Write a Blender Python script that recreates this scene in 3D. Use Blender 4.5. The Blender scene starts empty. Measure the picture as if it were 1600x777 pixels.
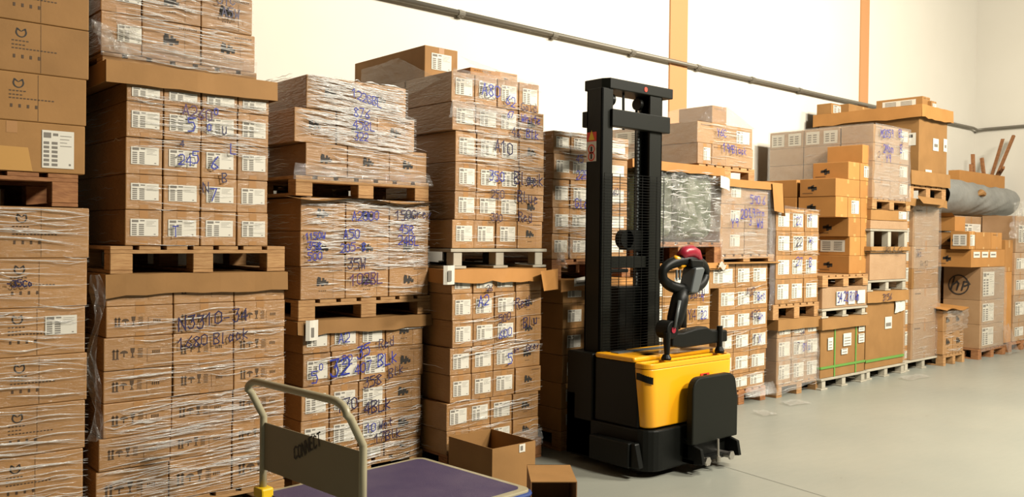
import bpy, math, random
from mathutils import Matrix, Vector
random.seed(7)
SC = bpy.context.scene
COL = SC.collection
R_ = random.Random(11)

# ------------------------------------------------------------------ camera
F_PX, CX, CY, CAM_Z = 1360.7409, 800.0, 388.5, 1.6
def _unit(v): return Vector(v).normalized()
_X = _unit((2343 - CX, -(389 - CY), -F_PX))            # direction of the long wall, seen in camera axes
_Y = _unit((-400 - CX, -(357 - CY), -F_PX)); _Y = (_Y - _X * _X.dot(_Y)).normalized()
_Z = _X.cross(_Y)
ROT = Matrix((_X, _Y, _Z))
cam_data = bpy.data.cameras.new('camera')
cam_data.sensor_width = 36.0
cam_data.lens = F_PX / 1600 * 36.0
cam_data.clip_end = 200
cam = bpy.data.objects.new('camera', cam_data)
cam.matrix_world = Matrix.Translation((0, 0, CAM_Z)) @ ROT.to_4x4()
COL.objects.link(cam)
SC.camera = cam

# ------------------------------------------------------------------ light and exposure
SC.view_settings.view_transform = 'Standard'
SC.view_settings.look = 'None'
SC.view_settings.gamma = 1
SC.view_settings.use_curve_mapping = False
SC.view_settings.exposure = 0.0
world = bpy.data.worlds.new('world'); SC.world = world; world.use_nodes = True
world.node_tree.nodes['Background'].inputs[0].default_value = (1.0, .86, .66, 1)
world.node_tree.nodes['Background'].inputs[1].default_value = .02
def lamp(name, loc, rot, sx, sy, power, col=(1, .93, .80)):
    d = bpy.data.lights.new(name, 'AREA'); d.shape = 'RECTANGLE'; d.size = sx; d.size_y = sy
    d.energy = power; d.color = col
    o = bpy.data.objects.new(name, d); o.location = loc; o.rotation_euler = rot; COL.objects.link(o)
    return o
lamp('high_bay_light', (5.8, -2.8, 6.2), (math.radians(50), 0, 0), 1.4, .4, 880)
lamp('high_bay_light', (8.8, -.4, 6.4), (math.radians(42), 0, 0), 1.4, .4, 680)
lamp('high_bay_light', (12.5, -1.6, 6.4), (math.radians(42), 0, 0), 1.4, .4, 330)
SC.cycles.diffuse_bounces = 1

# ------------------------------------------------------------------ image point -> place in the room
def P(px, py, Y):
    d = ROT @ Vector((px - CX, -(py - CY), -F_PX)); t = Y / d.y
    return Vector((d.x * t, Y, d.z * t + CAM_Z))
def XX(px, py, Y): return P(px, py, Y).x
def ZZ(px, py, Y): return P(px, py, Y).z
def G(px, py, z=0.0):
    d = ROT @ Vector((px - CX, -(py - CY), -F_PX)); t = (z - CAM_Z) / d.z
    return Vector((d.x * t, d.y * t, z))

# ------------------------------------------------------------------ materials
MATS = {}
def newmat(name):
    m = bpy.data.materials.new(name); m.use_nodes = True
    MATS[name] = m
    return m, m.node_tree.nodes, m.node_tree.links, m.node_tree.nodes['Principled BSDF']
def simple(name, col, rough=.6, metal=0, coat=0, spec=.5):
    m, n, l, b = newmat(name)
    b.inputs['Base Color'].default_value = (*col, 1); b.inputs['Roughness'].default_value = rough
    b.inputs['Metallic'].default_value = metal; b.inputs['Coat Weight'].default_value = coat
    b.inputs['Specular IOR Level'].default_value = spec
    return m
def noisy(name, c1, c2, rough=.7, scale=(1, 1, 1), nscale=8, bump=.1, bscale=60, coat=0, coat_rough=.2, cbump=0, cscale=(3, 3, 60), vary=.12, detail=4, bdist=.01, cnoise=9):
    m, n, l, b = newmat(name)
    tc = n.new('ShaderNodeTexCoord'); mp = n.new('ShaderNodeMapping'); mp.inputs['Scale'].default_value = scale
    l.new(tc.outputs['Object'], mp.inputs['Vector'])
    oi = n.new('ShaderNodeObjectInfo')
    ad = n.new('ShaderNodeVectorMath'); ad.operation = 'ADD'
    sc = n.new('ShaderNodeVectorMath'); sc.operation = 'SCALE'; sc.inputs['Scale'].default_value = 1
    cmb = n.new('ShaderNodeCombineXYZ')
    mul = n.new('ShaderNodeMath'); mul.operation = 'MULTIPLY'; mul.inputs[1].default_value = 37
    l.new(oi.outputs['Random'], mul.inputs[0]); l.new(mul.outputs[0], cmb.inputs[0]); l.new(mul.outputs[0], cmb.inputs[2])
    l.new(mp.outputs[0], ad.inputs[0]); l.new(cmb.outputs[0], ad.inputs[1])
    nz = n.new('ShaderNodeTexNoise'); nz.inputs['Scale'].default_value = nscale; nz.inputs['Detail'].default_value = detail
    l.new(ad.outputs[0], nz.inputs['Vector'])
    rp = n.new('ShaderNodeValToRGB'); rp.color_ramp.elements[0].position = .3; rp.color_ramp.elements[1].position = .7
    rp.color_ramp.elements[0].color = (*c1, 1); rp.color_ramp.elements[1].color = (*c2, 1)
    l.new(nz.outputs[0], rp.inputs[0])
    hsv = n.new('ShaderNodeHueSaturation')
    mr = n.new('ShaderNodeMapRange'); mr.inputs['To Min'].default_value = 1 - vary; mr.inputs['To Max'].default_value = 1 + vary
    l.new(oi.outputs['Random'], mr.inputs['Value']); l.new(mr.outputs[0], hsv.inputs['Value'])
    l.new(rp.outputs[0], hsv.inputs['Color']); l.new(hsv.outputs[0], b.inputs['Base Color'])
    b.inputs['Roughness'].default_value = rough
    if bump:
        bz = n.new('ShaderNodeTexNoise'); bz.inputs['Scale'].default_value = bscale; bz.inputs['Detail'].default_value = 3
        l.new(ad.outputs[0], bz.inputs['Vector'])
        bp = n.new('ShaderNodeBump'); bp.inputs['Strength'].default_value = bump; bp.inputs['Distance'].default_value = bdist
        l.new(bz.outputs[0], bp.inputs['Height']); l.new(bp.outputs[0], b.inputs['Normal'])
    if coat:
        b.inputs['Coat Weight'].default_value = coat; b.inputs['Coat Roughness'].default_value = coat_rough
        m2 = n.new('ShaderNodeMapping'); m2.inputs['Scale'].default_value = cscale; l.new(tc.outputs['Object'], m2.inputs['Vector'])
        a2 = n.new('ShaderNodeVectorMath'); l.new(m2.outputs[0], a2.inputs[0]); l.new(cmb.outputs[0], a2.inputs[1])
        cz = n.new('ShaderNodeTexNoise'); cz.inputs['Scale'].default_value = cnoise; cz.inputs['Detail'].default_value = 5; cz.inputs['Distortion'].default_value = 1.2
        l.new(a2.outputs[0], cz.inputs['Vector'])
        cb = n.new('ShaderNodeBump'); cb.inputs['Strength'].default_value = cbump; cb.inputs['Distance'].default_value = .02
        l.new(cz.outputs[0], cb.inputs['Height']); l.new(cb.outputs[0], b.inputs['Coat Normal'])
    return m
CARD = noisy('cardboard', (.30, .150, .042), (.36, .182, .054), rough=.75, nscale=5, bump=.06, bscale=40)
CARDW = noisy('cardboard_under_film', (.325, .160, .048), (.395, .203, .068), rough=.6, nscale=5, bump=.05, coat=.8, coat_rough=.18, cbump=.7, cscale=(1.2, 1.2, 7))
CARDG = noisy('cardboard_under_hazy_film', (.36, .205, .095), (.43, .26, .13), rough=.55, nscale=4, bump=.05, coat=1, coat_rough=.3, cbump=.5, cscale=(1.5, 1.5, 5))
CARDO = noisy('orange_cardboard', (.42, .19, .045), (.48, .22, .055), rough=.7, nscale=5, bump=.05)
CARDI = noisy('cardboard_inside', (.28, .14, .06), (.34, .17, .07), rough=.85, nscale=5, bump=.05)
TAPE = simple('packing_tape', (.42, .215, .08), .35)
TAPEO = simple('amber_tape', (.55, .30, .09), .3)
PAPER = simple('white_paper', (.72, .68, .58), .6)
INK = simple('black_ink', (.035, .028, .022), .7)
INKF = simple('faded_ink', (.085, .048, .022), .7)
INKG = simple('grey_print', (.20, .18, .15), .7)
BLUE = simple('blue_marker', (.012, .026, .30), .5)
NAVY = simple('navy_marker', (.014, .010, .06), .5)
PURPLE = simple('purple_marker', (.05, .012, .10), .5)
WOOD = noisy('pallet_wood', (.36, .18, .065), (.52, .30, .125), rough=.8, scale=(2, 2, 14), nscale=6, bump=.3, bscale=14)
WOODD = noisy('dark_pallet_wood', (.26, .10, .035), (.42, .19, .07), rough=.8, scale=(2, 2, 10), nscale=6, bump=.3, bscale=14)
GREYP = noisy('grey_plywood', (.38, .34, .26), (.50, .46, .36), rough=.6, nscale=6, bump=.1)
WALLM = noisy('cream_wall_paint', (.82, .77, .66), (.85, .80, .69), rough=.7, nscale=1.2, bump=.04, bscale=8, vary=0)
STRIP = simple('orange_wall_paint', (.60, .29, .115), .6)
CEIL = simple('ceiling_paint', (.25, .235, .2), .8)
PIPE = simple('conduit_grey', (.22, .20, .16), .45, .4)
BLACK = simple('black_paint', (.004, .0044, .0034), .45, spec=.22)
BLACKR = simple('black_rubber', (.012, .012, .011), .75)
OLIVE = simple('mast_paint', (.0065, .0072, .0045), .5, spec=.22)
YEL = simple('yellow_plastic', (.90, .40, .006), .35, coat=.3)
MAROON = simple('maroon_plastic', (.30, .012, .03), .35)
GREYPL = simple('grey_plastic', (.10, .11, .11), .4)
STEEL = simple('steel', (.5, .47, .42), .35, .9)
RED = simple('red_sticker', (.75, .05, .02), .5)
CREAM = simple('cream_tube_paint', (.40, .355, .225), .38, coat=.2)
PANEL = noisy('beige_panel_paint', (.235, .195, .115), (.26, .215, .13), rough=.5, nscale=3, bump=.02, vary=0)
MATP = noisy('purple_deck_mat', (.055, .04, .10), (.085, .062, .12), rough=.5, nscale=6, bump=.25, bscale=260, vary=0)
BLUEE = simple('blue_rubber_edge', (.03, .06, .22), .5)
GSTRAP = simple('green_strap', (.12, .30, .05), .35)
TARP = noisy('grey_tarp', (.18, .18, .165), (.26, .26, .24), rough=.42, nscale=3, bump=.3, bscale=6, vary=0, bdist=.05)
GREENB = noisy('green_fabric', (.045, .065, .03), (.11, .135, .07), rough=.6, nscale=5, bump=.5, bscale=14, vary=.1, coat=.85, coat_rough=.15, cbump=1.0, cscale=(1.6, 1.6, 1.0), cnoise=8, bdist=.04)
YELT = simple('yellow_bracket', (.85, .55, .01), .4)

def floor_mat():
    m, n, l, b = newmat('painted_concrete')
    tc = n.new('ShaderNodeTexCoord')
    a = n.new('ShaderNodeTexNoise'); a.inputs['Scale'].default_value = .8; a.inputs['Detail'].default_value = 6
    c = n.new('ShaderNodeTexNoise'); c.inputs['Scale'].default_value = 4; c.inputs['Detail'].default_value = 8; c.inputs['Roughness'].default_value = .7
    mp = n.new('ShaderNodeMapping'); mp.inputs['Scale'].default_value = (1, 3.2, 1); mp.inputs['Rotation'].default_value = (0, 0, .5)
    l.new(tc.outputs['Object'], a.inputs['Vector']); l.new(tc.outputs['Object'], mp.inputs[0]); l.new(mp.outputs[0], c.inputs['Vector'])
    r1 = n.new('ShaderNodeValToRGB'); r1.color_ramp.elements[0].position = .3; r1.color_ramp.elements[1].position = .72
    r1.color_ramp.elements[0].color = (.265, .275, .235, 1); r1.color_ramp.elements[1].color = (.31, .312, .26, 1)
    r2 = n.new('ShaderNodeValToRGB'); r2.color_ramp.elements[0].position = .27; r2.color_ramp.elements[1].position = .36
    r2.color_ramp.elements[0].color = (.38, .36, .33, 1); r2.color_ramp.elements[1].color = (1, 1, 1, 1)
    l.new(a.outputs[0], r1.inputs[0]); l.new(c.outputs[0], r2.inputs[0])
    mx = n.new('ShaderNodeMix'); mx.data_type = 'RGBA'; mx.blend_type = 'MULTIPLY'; mx.inputs[0].default_value = .6
    l.new(r1.outputs[0], mx.inputs[6]); l.new(r2.outputs[0], mx.inputs[7]); l.new(mx.outputs[2], b.inputs['Base Color'])
    v = n.new('ShaderNodeTexVoronoi'); v.inputs['Scale'].default_value = 2.6; l.new(mp.outputs[0], v.inputs['Vector'])
    rr = n.new('ShaderNodeMapRange'); rr.inputs['To Min'].default_value = .28; rr.inputs['To Max'].default_value = .5
    l.new(c.outputs[0], rr.inputs['Value']); l.new(rr.outputs[0], b.inputs['Roughness'])
    return m
FLOORM = floor_mat()
def film_mat(name, white, gloss, rough=.18, tint=(1, .98, .93), bump=.8, scl=(2, 2, 9)):
    m, n, l, b = newmat(name)
    out = n['Material Output']
    tr = n.new('ShaderNodeBsdfTransparent'); tr.inputs[0].default_value = (.97, .96, .94, 1)
    gl = n.new('ShaderNodeBsdfGlossy'); gl.inputs['Roughness'].default_value = rough
    df = n.new('ShaderNodeBsdfDiffuse'); df.inputs[0].default_value = (.85 * tint[0], .85 * tint[1], .85 * tint[2], 1)
    tc = n.new('ShaderNodeTexCoord'); mp = n.new('ShaderNodeMapping'); mp.inputs['Scale'].default_value = scl
    nz = n.new('ShaderNodeTexNoise'); nz.inputs['Scale'].default_value = 6; nz.inputs['Detail'].default_value = 5; nz.inputs['Distortion'].default_value = 1.5
    l.new(tc.outputs['Object'], mp.inputs[0]); l.new(mp.outputs[0], nz.inputs['Vector'])
    bp = n.new('ShaderNodeBump'); bp.inputs['Strength'].default_value = bump; bp.inputs['Distance'].default_value = .03
    l.new(nz.outputs[0], bp.inputs['Height']); l.new(bp.outputs[0], gl.inputs['Normal'])
    m1 = n.new('ShaderNodeMixShader'); m1.inputs[0].default_value = white; l.new(tr.outputs[0], m1.inputs[1]); l.new(df.outputs[0], m1.inputs[2])
    m2 = n.new('ShaderNodeMixShader'); m2.inputs[0].default_value = gloss; l.new(m1.outputs[0], m2.inputs[1]); l.new(gl.outputs[0], m2.inputs[2])
    l.new(m2.outputs[0], out.inputs['Surface'])
    return m
STRAND = film_mat('film_pleat_glint', .56, .25, .25)  # film glints painted in: whitish diffuse mixed into the pleats
SHEET = film_mat('film_sheet', .07, .14, .14)
HAZE = film_mat('hazy_film_sheet', .12, .12, .22)

# ------------------------------------------------------------------ mesh builder
class MB:
    def __init__(s): s.v = []; s.f = []; s.m = []; s.mats = []
    def mi(s, mat):
        if mat not in s.mats: s.mats.append(mat)
        return s.mats.index(mat)
    def face(s, pts, mat):
        n = len(s.v); s.v += [tuple(p) for p in pts]; s.f.append(tuple(range(n, n + len(pts)))); s.m.append(s.mi(mat))
    def box(s, x0, x1, y0, y1, z0, z1, mat):
        n = len(s.v); k = s.mi(mat)
        s.v += [(x0, y0, z0), (x1, y0, z0), (x1, y1, z0), (x0, y1, z0), (x0, y0, z1), (x1, y0, z1), (x1, y1, z1), (x0, y1, z1)]
        for q in ((0, 3, 2, 1), (4, 5, 6, 7), (0, 1, 5, 4), (1, 2, 6, 5), (2, 3, 7, 6), (3, 0, 4, 7)):
            s.f.append(tuple(n + i for i in q)); s.m.append(k)
    def prism(s, poly, a0, a1, mat, axis='z'):
        """poly: 2-D outline; extruded along axis"""
        n = len(s.v); k = s.mi(mat); N = len(poly)
        def pt(p, a): return {'z': (p[0], p[1], a), 'y': (p[0], a, p[1]), 'x': (a, p[0], p[1])}[axis]
        s.v += [pt(p, a0) for p in poly] + [pt(p, a1) for p in poly]
        s.f.append(tuple(n + i for i in reversed(range(N)))); s.m.append(k)
        s.f.append(tuple(n + N + i for i in range(N))); s.m.append(k)
        for i in range(N):
            j = (i + 1) % N
            s.f.append((n + i, n + j, n + N + j, n + N + i)); s.m.append(k)
    def tube(s, pts, r, mat, seg=10, caps=True):
        pts = [Vector(p) for p in pts]; n0 = len(s.v); k = s.mi(mat); N = len(pts)
        rr = r if isinstance(r, (list, tuple)) else [r] * N
        up = None
        for i, p in enumerate(pts):
            t = (pts[min(i + 1, N - 1)] - pts[max(i - 1, 0)]).normalized()
            if up is None:
                up = Vector((0, 0, 1)) if abs(t.z) < .9 else Vector((1, 0, 0))
            a = t.cross(up).normalized(); up = a.cross(t).normalized()
            for j in range(seg):
                w = 2 * math.pi * j / seg
                s.v.append(tuple(p + (a * math.cos(w) + up * math.sin(w)) * rr[i]))
        for i in range(N - 1):
            for j in range(seg):
                j2 = (j + 1) % seg
                s.f.append((n0 + i * seg + j, n0 + i * seg + j2, n0 + (i + 1) * seg + j2, n0 + (i + 1) * seg + j)); s.m.append(k)
        if caps:
            s.f.append(tuple(n0 + j for j in reversed(range(seg)))); s.m.append(k)
            s.f.append(tuple(n0 + (N - 1) * seg + j for j in range(seg))); s.m.append(k)
    def grid(s, fn, nu, nv, mat):
        n = len(s.v); k = s.mi(mat)
        for i in range(nu + 1):
            for j in range(nv + 1): s.v.append(tuple(fn(i / nu, j / nv)))
        for i in range(nu):
            for j in range(nv):
                a = n + i * (nv + 1) + j
                s.f.append((a, a + nv + 1, a + nv + 2, a + 1)); s.m.append(k)
    def mesh(s, name, smooth=False):
        me = bpy.data.meshes.new(name); me.from_pydata(s.v, [], s.f)
        for mt in s.mats: me.materials.append(mt)
        me.polygons.foreach_set('material_index', s.m)
        if smooth: me.polygons.foreach_set('use_smooth', [True] * len(s.f))
        me.update()
        return me
    def build(s, name, parent=None, bevel=0, smooth=False, loc=None, rotz=0, seg=2, auto=False):
        o = bpy.data.objects.new(name, s.mesh(name, smooth)); COL.objects.link(o)
        if parent is not None: o.parent = parent
        if loc is not None: o.location = loc
        o.rotation_euler.z = rotz
        if bevel:
            b = o.modifiers.new('bevel', 'BEVEL'); b.width = bevel; b.segments = seg; b.limit_method = 'ANGLE'
        return o
def tag(o, label, cat, group=None, kind=None):
    if label: o['label'] = label
    if cat: o['category'] = cat
    if group: o['group'] = group
    if kind: o['kind'] = kind
    return o
def empty(name, loc, rotz=0):
    o = bpy.data.objects.new(name, None); o.location = loc; o.rotation_euler.z = rotz; COL.objects.link(o); return o
def copy_tree(o, parent=None):
    c = o.copy(); COL.objects.link(c); c.parent = parent
    for ch in list(o.children): copy_tree(ch, c)
    return c

# ------------------------------------------------------------------ hand lettering
FONT = {
 '0': ['20 01 05 26 45 41 20'], '1': ['04 26 20'], '2': ['05 16 36 45 43 00 40'], '3': ['06 46 23 34 42 30 10 01'],
 '4': ['36 02 42', '35 30'], '5': ['46 06 04 34 42 30 00'], '6': ['46 13 01 20 41 32 13'], '7': ['06 46 10'],
 '8': ['20 01 24 45 26 05 41 20'], '9': ['44 23 14 26 45 40'], '-': ['03 33'], '.': ['00 10'], ',': ['11 00'],
 'A': ['00 26 40', '12 32'], 'B': ['00 06 36 45 23 41 30 00', '03 23'], 'C': ['45 26 05 01 20 41'], 'D': ['00 06 26 44 41 20 00'],
 'E': ['46 06 00 40', '03 33'], 'F': ['46 06 00', '03 33'], 'G': ['45 26 05 01 20 41 43 23'], 'H': ['00 06', '40 46', '03 43'],
 'I': ['20 26'], 'K': ['00 06', '46 03 40'], 'L': ['06 00 40'], 'M': ['00 06 22 46 40'], 'N': ['00 06 40 46'], 'O': ['20 01 05 26 45 41 20'],
 'P': ['00 06 36 45 43 03'], 'R': ['00 06 36 45 23 03', '23 40'], 'S': ['45 26 05 14 32 41 20 01'], 'T': ['06 46', '26 20'],
 'U': ['06 01 20 41 46'], 'V': ['06 20 46'], 'W': ['06 10 23 30 46'], 'Y': ['06 23 46', '23 20'], 'X': ['00 46', '06 40'], 'Z': ['06 46 00 40'],
 'a': ['33 14 02 10 31 34 30'], 'b': ['06 00', '03 23 32 20 00'], 'c': ['33 14 02 10 31'], 'd': ['36 30 10 02 14 33'],
 'e': ['02 33 14 01 10 31'], 'g': ['34 14 02 11 32 34 30 00'], 'h': ['06 00', '02 24 33 30'], 'i': ['24 20', '25 26'], 'k': ['06 00', '34 02 30'],
 'l': ['16 10 20'], 'm': ['00 04', '03 14 23 20', '23 34 43 40'], 'n': ['00 04', '03 24 33 30'], 'o': ['10 02 14 33 31 10'],
 'p': ['04 00', '04 24 33 12 02'], 'r': ['04 00', '02 24 34'], 's': ['34 14 03 31 20 00'], 't': ['26 21 30', '04 44'], 'u': ['04 01 20 31', '34 30'],
 'w': ['04 10 23 30 44'], 'y': ['04 12', '34 00'], ' ': []}
def write(mb, txt, org, ux, uz, h, mat, w=.009, wob=.05, nrm=(0, -1, 0)):
    """strokes as thin ribbons lying in the plane org + a*ux + b*uz"""
    org = Vector(org); ux = Vector(ux); uz = Vector(uz); x = 0
    rn = random.Random(hash(len(txt)) + int(abs(org.x) * 1000))
    nrm = Vector(nrm)
    for ch in txt:
        dy = rn.uniform(-wob, wob) * h * 1.5
        for s in FONT.get(ch, []):
            q = [(int(c[0]) / 4 * .62 + rn.uniform(-wob, wob) * .5, int(c[1]) / 6 + rn.uniform(-wob, wob) * .6) for c in s.split()]
            p = [org + ux * ((x + a) * h) + uz * (b * h + dy) + nrm * rn.uniform(0, .0008) for a, b in q]
            for i in range(len(p) - 1):
                d = (p[i + 1] - p[i])
                if d.length < 1e-5: continue
                d.normalize(); sd = d.cross(nrm).normalized() * (w / 2); e = d * (w * .45)
                mb.face([p[i] - e - sd, p[i + 1] + e - sd, p[i + 1] + e + sd, p[i] - e + sd], mat)
        x += .85 if ch != ' ' else .5

# ------------------------------------------------------------------ cartons
ORD = ['bottom', 'second', 'third', 'fourth', 'fifth', 'sixth', 'seventh', 'eighth', 'ninth']
def shipping_label(x0, x1, z0, z1, y, seed=0, flip=False):
    mb = MB(); mb.face([(x0, y, z0), (x1, y, z0), (x1, y, z1), (x0, y, z1)], PAPER)
    w = x1 - x0; h = z1 - z0; e = y - .0007
    def q(a, b, c, d, m=INKG):
        if flip: a, b = 1 - b, 1 - a
        mb.face([(x0 + a * w, e, z0 + c * h), (x0 + b * w, e, z0 + c * h), (x0 + b * w, e, z0 + d * h), (x0 + a * w, e, z0 + d * h)], m)
    q(.05, .28, .80, .94); q(.34, .5, .86, .93)
    for i in range(6):
        z = .70 - i * .115
        q(.05, .22, z - .07, z); q(.30, .48, z - .07, z)
    for i in range(4): q(.56, .92 - .07 * (i % 3), .86 - i * .09, .875 - i * .09)
    q(.84, .9, .08, .13)
    return mb
def blob(mb, cx, cz, s, y, mat):
    """the black rubbed-out emblem printed on cartons"""
    rn = random.Random(5)
    bars = [(-1.0, -.55, -.5, .75), (-.62, -.1, -.25, .35), (-.2, .3, -.55, .45), (.2, .62, -.2, .55), (.55, 1.05, -.35, .25), (-.9, .9, -.22, .05), (-.75, -.2, .2, .9), (.0, .35, .1, .8)]
    for i, (a, b, c, d) in enumerate(bars):
        e = y - .0004 * i / 4
        k = rn.uniform(-.12, .12)
        mb.face([(cx + a * s, e, cz + c * s), (cx + b * s, e, cz + (c + k) * s), (cx + (b + k) * s, e, cz + d * s), (cx + (a + k) * s, e, cz + (d - k) * s)], mat)
def icons(mb, x, z, h, y, mat):
    def q(*p): mb.face([(a, y, b) for a, b in p], mat)
    t = h * .09
    for k in (0, .35):                                                     # two arrows up
        a = x + k * h
        q((a - t, z), (a + t, z), (a + t, z + h * .8), (a - t, z + h * .8)); q((a - 2.2 * t, z + h * .72), (a + 2.2 * t, z + h * .72), (a, z + h))
    q((x - .12 * h, z - t), (x + .5 * h, z - t), (x + .5 * h, z), (x - .12 * h, z))
    u = x + 1.0 * h                                                        # umbrella
    q(*[(u + .4 * h * math.cos(math.pi * i / 6), z + .5 * h + .3 * h * math.sin(math.pi * i / 6)) for i in range(7)])
    q((u - t * .6, z + .1 * h), (u + t * .6, z + .1 * h), (u + t * .6, z + .5 * h), (u - t * .6, z + .5 * h))
    g = x + 1.85 * h                                                       # glass
    q((g - .22 * h, z + h), (g - .15 * h, z + .5 * h), (g + .15 * h, z + .5 * h), (g + .22 * h, z + h)); q((g - t * .6, z + .1 * h), (g + t * .6, z + .1 * h), (g + t * .6, z + .5 * h), (g - t * .6, z + .5 * h))
    q((g - .18 * h, z), (g + .18 * h, z), (g + .18 * h, z + .1 * h), (g - .18 * h, z + .1 * h))
    r = x + 2.6 * h
    for i in range(6):                                                     # stacking mark
        q((r - .25 * h + .08 * h * (i % 2), z + i * .17 * h), (r + .25 * h, z + i * .17 * h), (r + .25 * h, z + i * .17 * h + t * .8), (r - .25 * h, z + i * .17 * h + t * .8))
def body(style, w, d, h, mat):
    mb = MB(); mb.box(-w / 2, w / 2, -d / 2, d / 2, 0, h, mat); y = -d / 2 - .0012
    def q(a, b, c, e, m=INKF): mb.face([(a, y, c), (b, y, c), (b, y, e), (a, y, e)], m)
    if style == 'K':
        blob(mb, -.02 * w, h * .5, min(w, h) * .19, y, INK)
        for i in range(4): q(-.1 * w + i * .045 * w, -.075 * w + i * .045 * w, h * .24, h * .27, INKF)
        for i in range(9): q(w * .12 + i * w * .036, w * .14 + i * w * .036, h * .86, h * .90, INKF)
        q(w * .22, w * .224, h * .05, h * .8, INKF)
    if style == 'I':
        icons(mb, -w * .36, h * .36, h * .3, y, INKF)
        q(w * .12, w * .40, h * .62, h * .625, INKF); q(w * .12, w * .40, h * .2, h * .205, INKF); q(w * .12, w * .124, h * .2, h * .62, INKF)
        for i in range(4): q(w * .2 + i * .03 * w, w * .215 + i * .03 * w, h * .45, h * .55, INKF)
    if style == 'M':
        cx, cz, s = w * .035, h * .78, .025
        for k in range(10):                                                # the smiling emblem
            a0 = math.pi * (1 + k / 10); a1 = math.pi * (1 + (k + 1) / 10)
            mb.face([(cx + s * math.cos(a0), y, cz + s * math.sin(a0)), (cx + s * math.cos(a1), y, cz + s * math.sin(a1)), (cx + .72 * s * math.cos(a1), y, cz + .8 * s * math.sin(a1)), (cx + .72 * s * math.cos(a0), y, cz + .8 * s * math.sin(a0))], INK)
        for sx in (-1, 1):
            mb.face([(cx + sx * s, y, cz), (cx + sx * s * .74, y, cz), (cx + sx * s * .55, y, cz + s * .75), (cx + sx * s * .8, y, cz + s * .8)], INK)
            mb.face([(cx + sx * s * .55, y, cz + s * .75), (cx + sx * s * .1, y, cz + s * .35), (cx, y, cz + s * .1), (cx + sx * s * .7, y, cz + s * .5)], INK)
        for r_, (n, zz) in enumerate(((5, .60), (4, .52), (13, .45))):
            for i in range(n): q(cx - .04 + i * .0155, cx - .03 + i * .0155, h * zz, h * zz + .0055, INKF)
        for i in range(4): q(cx - .035 + i * .036, cx - .025 + i * .036, h * .27, h * .34, INKF)
        q(cx + .085, cx + .0865, h * .02, h * .98, INKF)
    if style == 'O':
        x = -w / 2 - .0012
        for (a, b, c, e) in ((-.3, -.08, .42, .60), (-.12, .0, .3, .66), (-.02, .14, .36, .56), (-.26, .1, .48, .55)):
            mb.face([(x, d * .1 - a * .25, h * c), (x, d * .1 - b * .25, h * c), (x, d * .1 - b * .25, h * e), (x, d * .1 - a * .25, h * (e - .04))], INK)
        for i in range(8): mb.face([(x, d * .42 - i * .016, h * .16), (x, d * .42 - i * .016 - .01, h * .16), (x, d * .42 - i * .016 - .01, h * .22), (x, d * .42 - i * .016, h * .22)], INKF)
    if style == 'P':
        for i in range(7): q(-w * .38 + i * .024, -w * .38 + .015 + i * .024, h * .84, h * .88, INKF)
    return mb
CACHE = {}
def carton(x0, x1, y0, y1, z0, z1, style='L', label='', group=None, mat=None, rotz=0, name='carton', gap=.0025, lab=None, flip=False):
    mat = mat or CARD
    w = x1 - x0 - 2 * gap; d = y1 - y0 - 2 * gap; h = z1 - z0 - .0015
    key = (style, round(w, 3), round(d, 3), round(h, 3), mat.name, lab, flip)
    if key in CACHE:
        o = copy_tree(CACHE[key])
    else:
        bm = body(style[0], w, d, h, mat)
        o = bm.build(name, bevel=.005, seg=2)
        y = -d / 2
        t = MB(); tw = min(.024, w * .12); tm = TAPEO if style[0] == 'O' else TAPE
        t.face([(-tw, y - .0009, h * .76), (tw, y - .0009, h * .76), (tw, y - .0009, h - .003), (-tw, y - .0009, h - .003)], tm)
        t.face([(-tw, y - .0009, .003), (tw, y - .0009, .003), (tw, y - .0009, h * .14), (-tw, y - .0009, h * .14)], tm)
        t.face([(-tw, y + .006, h + .0008), (tw, y + .006, h + .0008), (tw, -y - .006, h + .0008), (-tw, -y - .006, h + .0008)], tm)
        if style[0] in 'LPOI': t.build('packing_tape', o)
        if style[0] == 'L' or 'l' in style:
            a, b, c, e = lab or (-.36, .40, .27, .75)
            shipping_label(a * w, b * w, c * h, e * h, y - .003, flip=flip).build('shipping_label', o)
        if 's' in style:
            lm = MB(); x = -w / 2 - .003
            for k, mt, dd in ((0, PAPER, 0),):
                lm.face([(x, d * .36, h * .2), (x, -d * .36, h * .2), (x, -d * .36, h * .82), (x, d * .36, h * .82)], PAPER)
                for i in range(5):
                    for j in range(2):
                        ya = d * .30 - j * d * .34; za = h * (.68 - i * .1)
                        lm.face([(x - .001, ya, za), (x - .001, ya - d * .24, za), (x - .001, ya - d * .24, za + h * .05), (x - .001, ya, za + h * .05)], INKG)
            lm.build('shipping_label', o)
        CACHE[key] = o
    o.location = ((x0 + x1) / 2, (y0 + y1) / 2, z0)
    o.rotation_euler.z = rotz
    tag(o, label, 'box', group)
    return o
ROWREG = []
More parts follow.
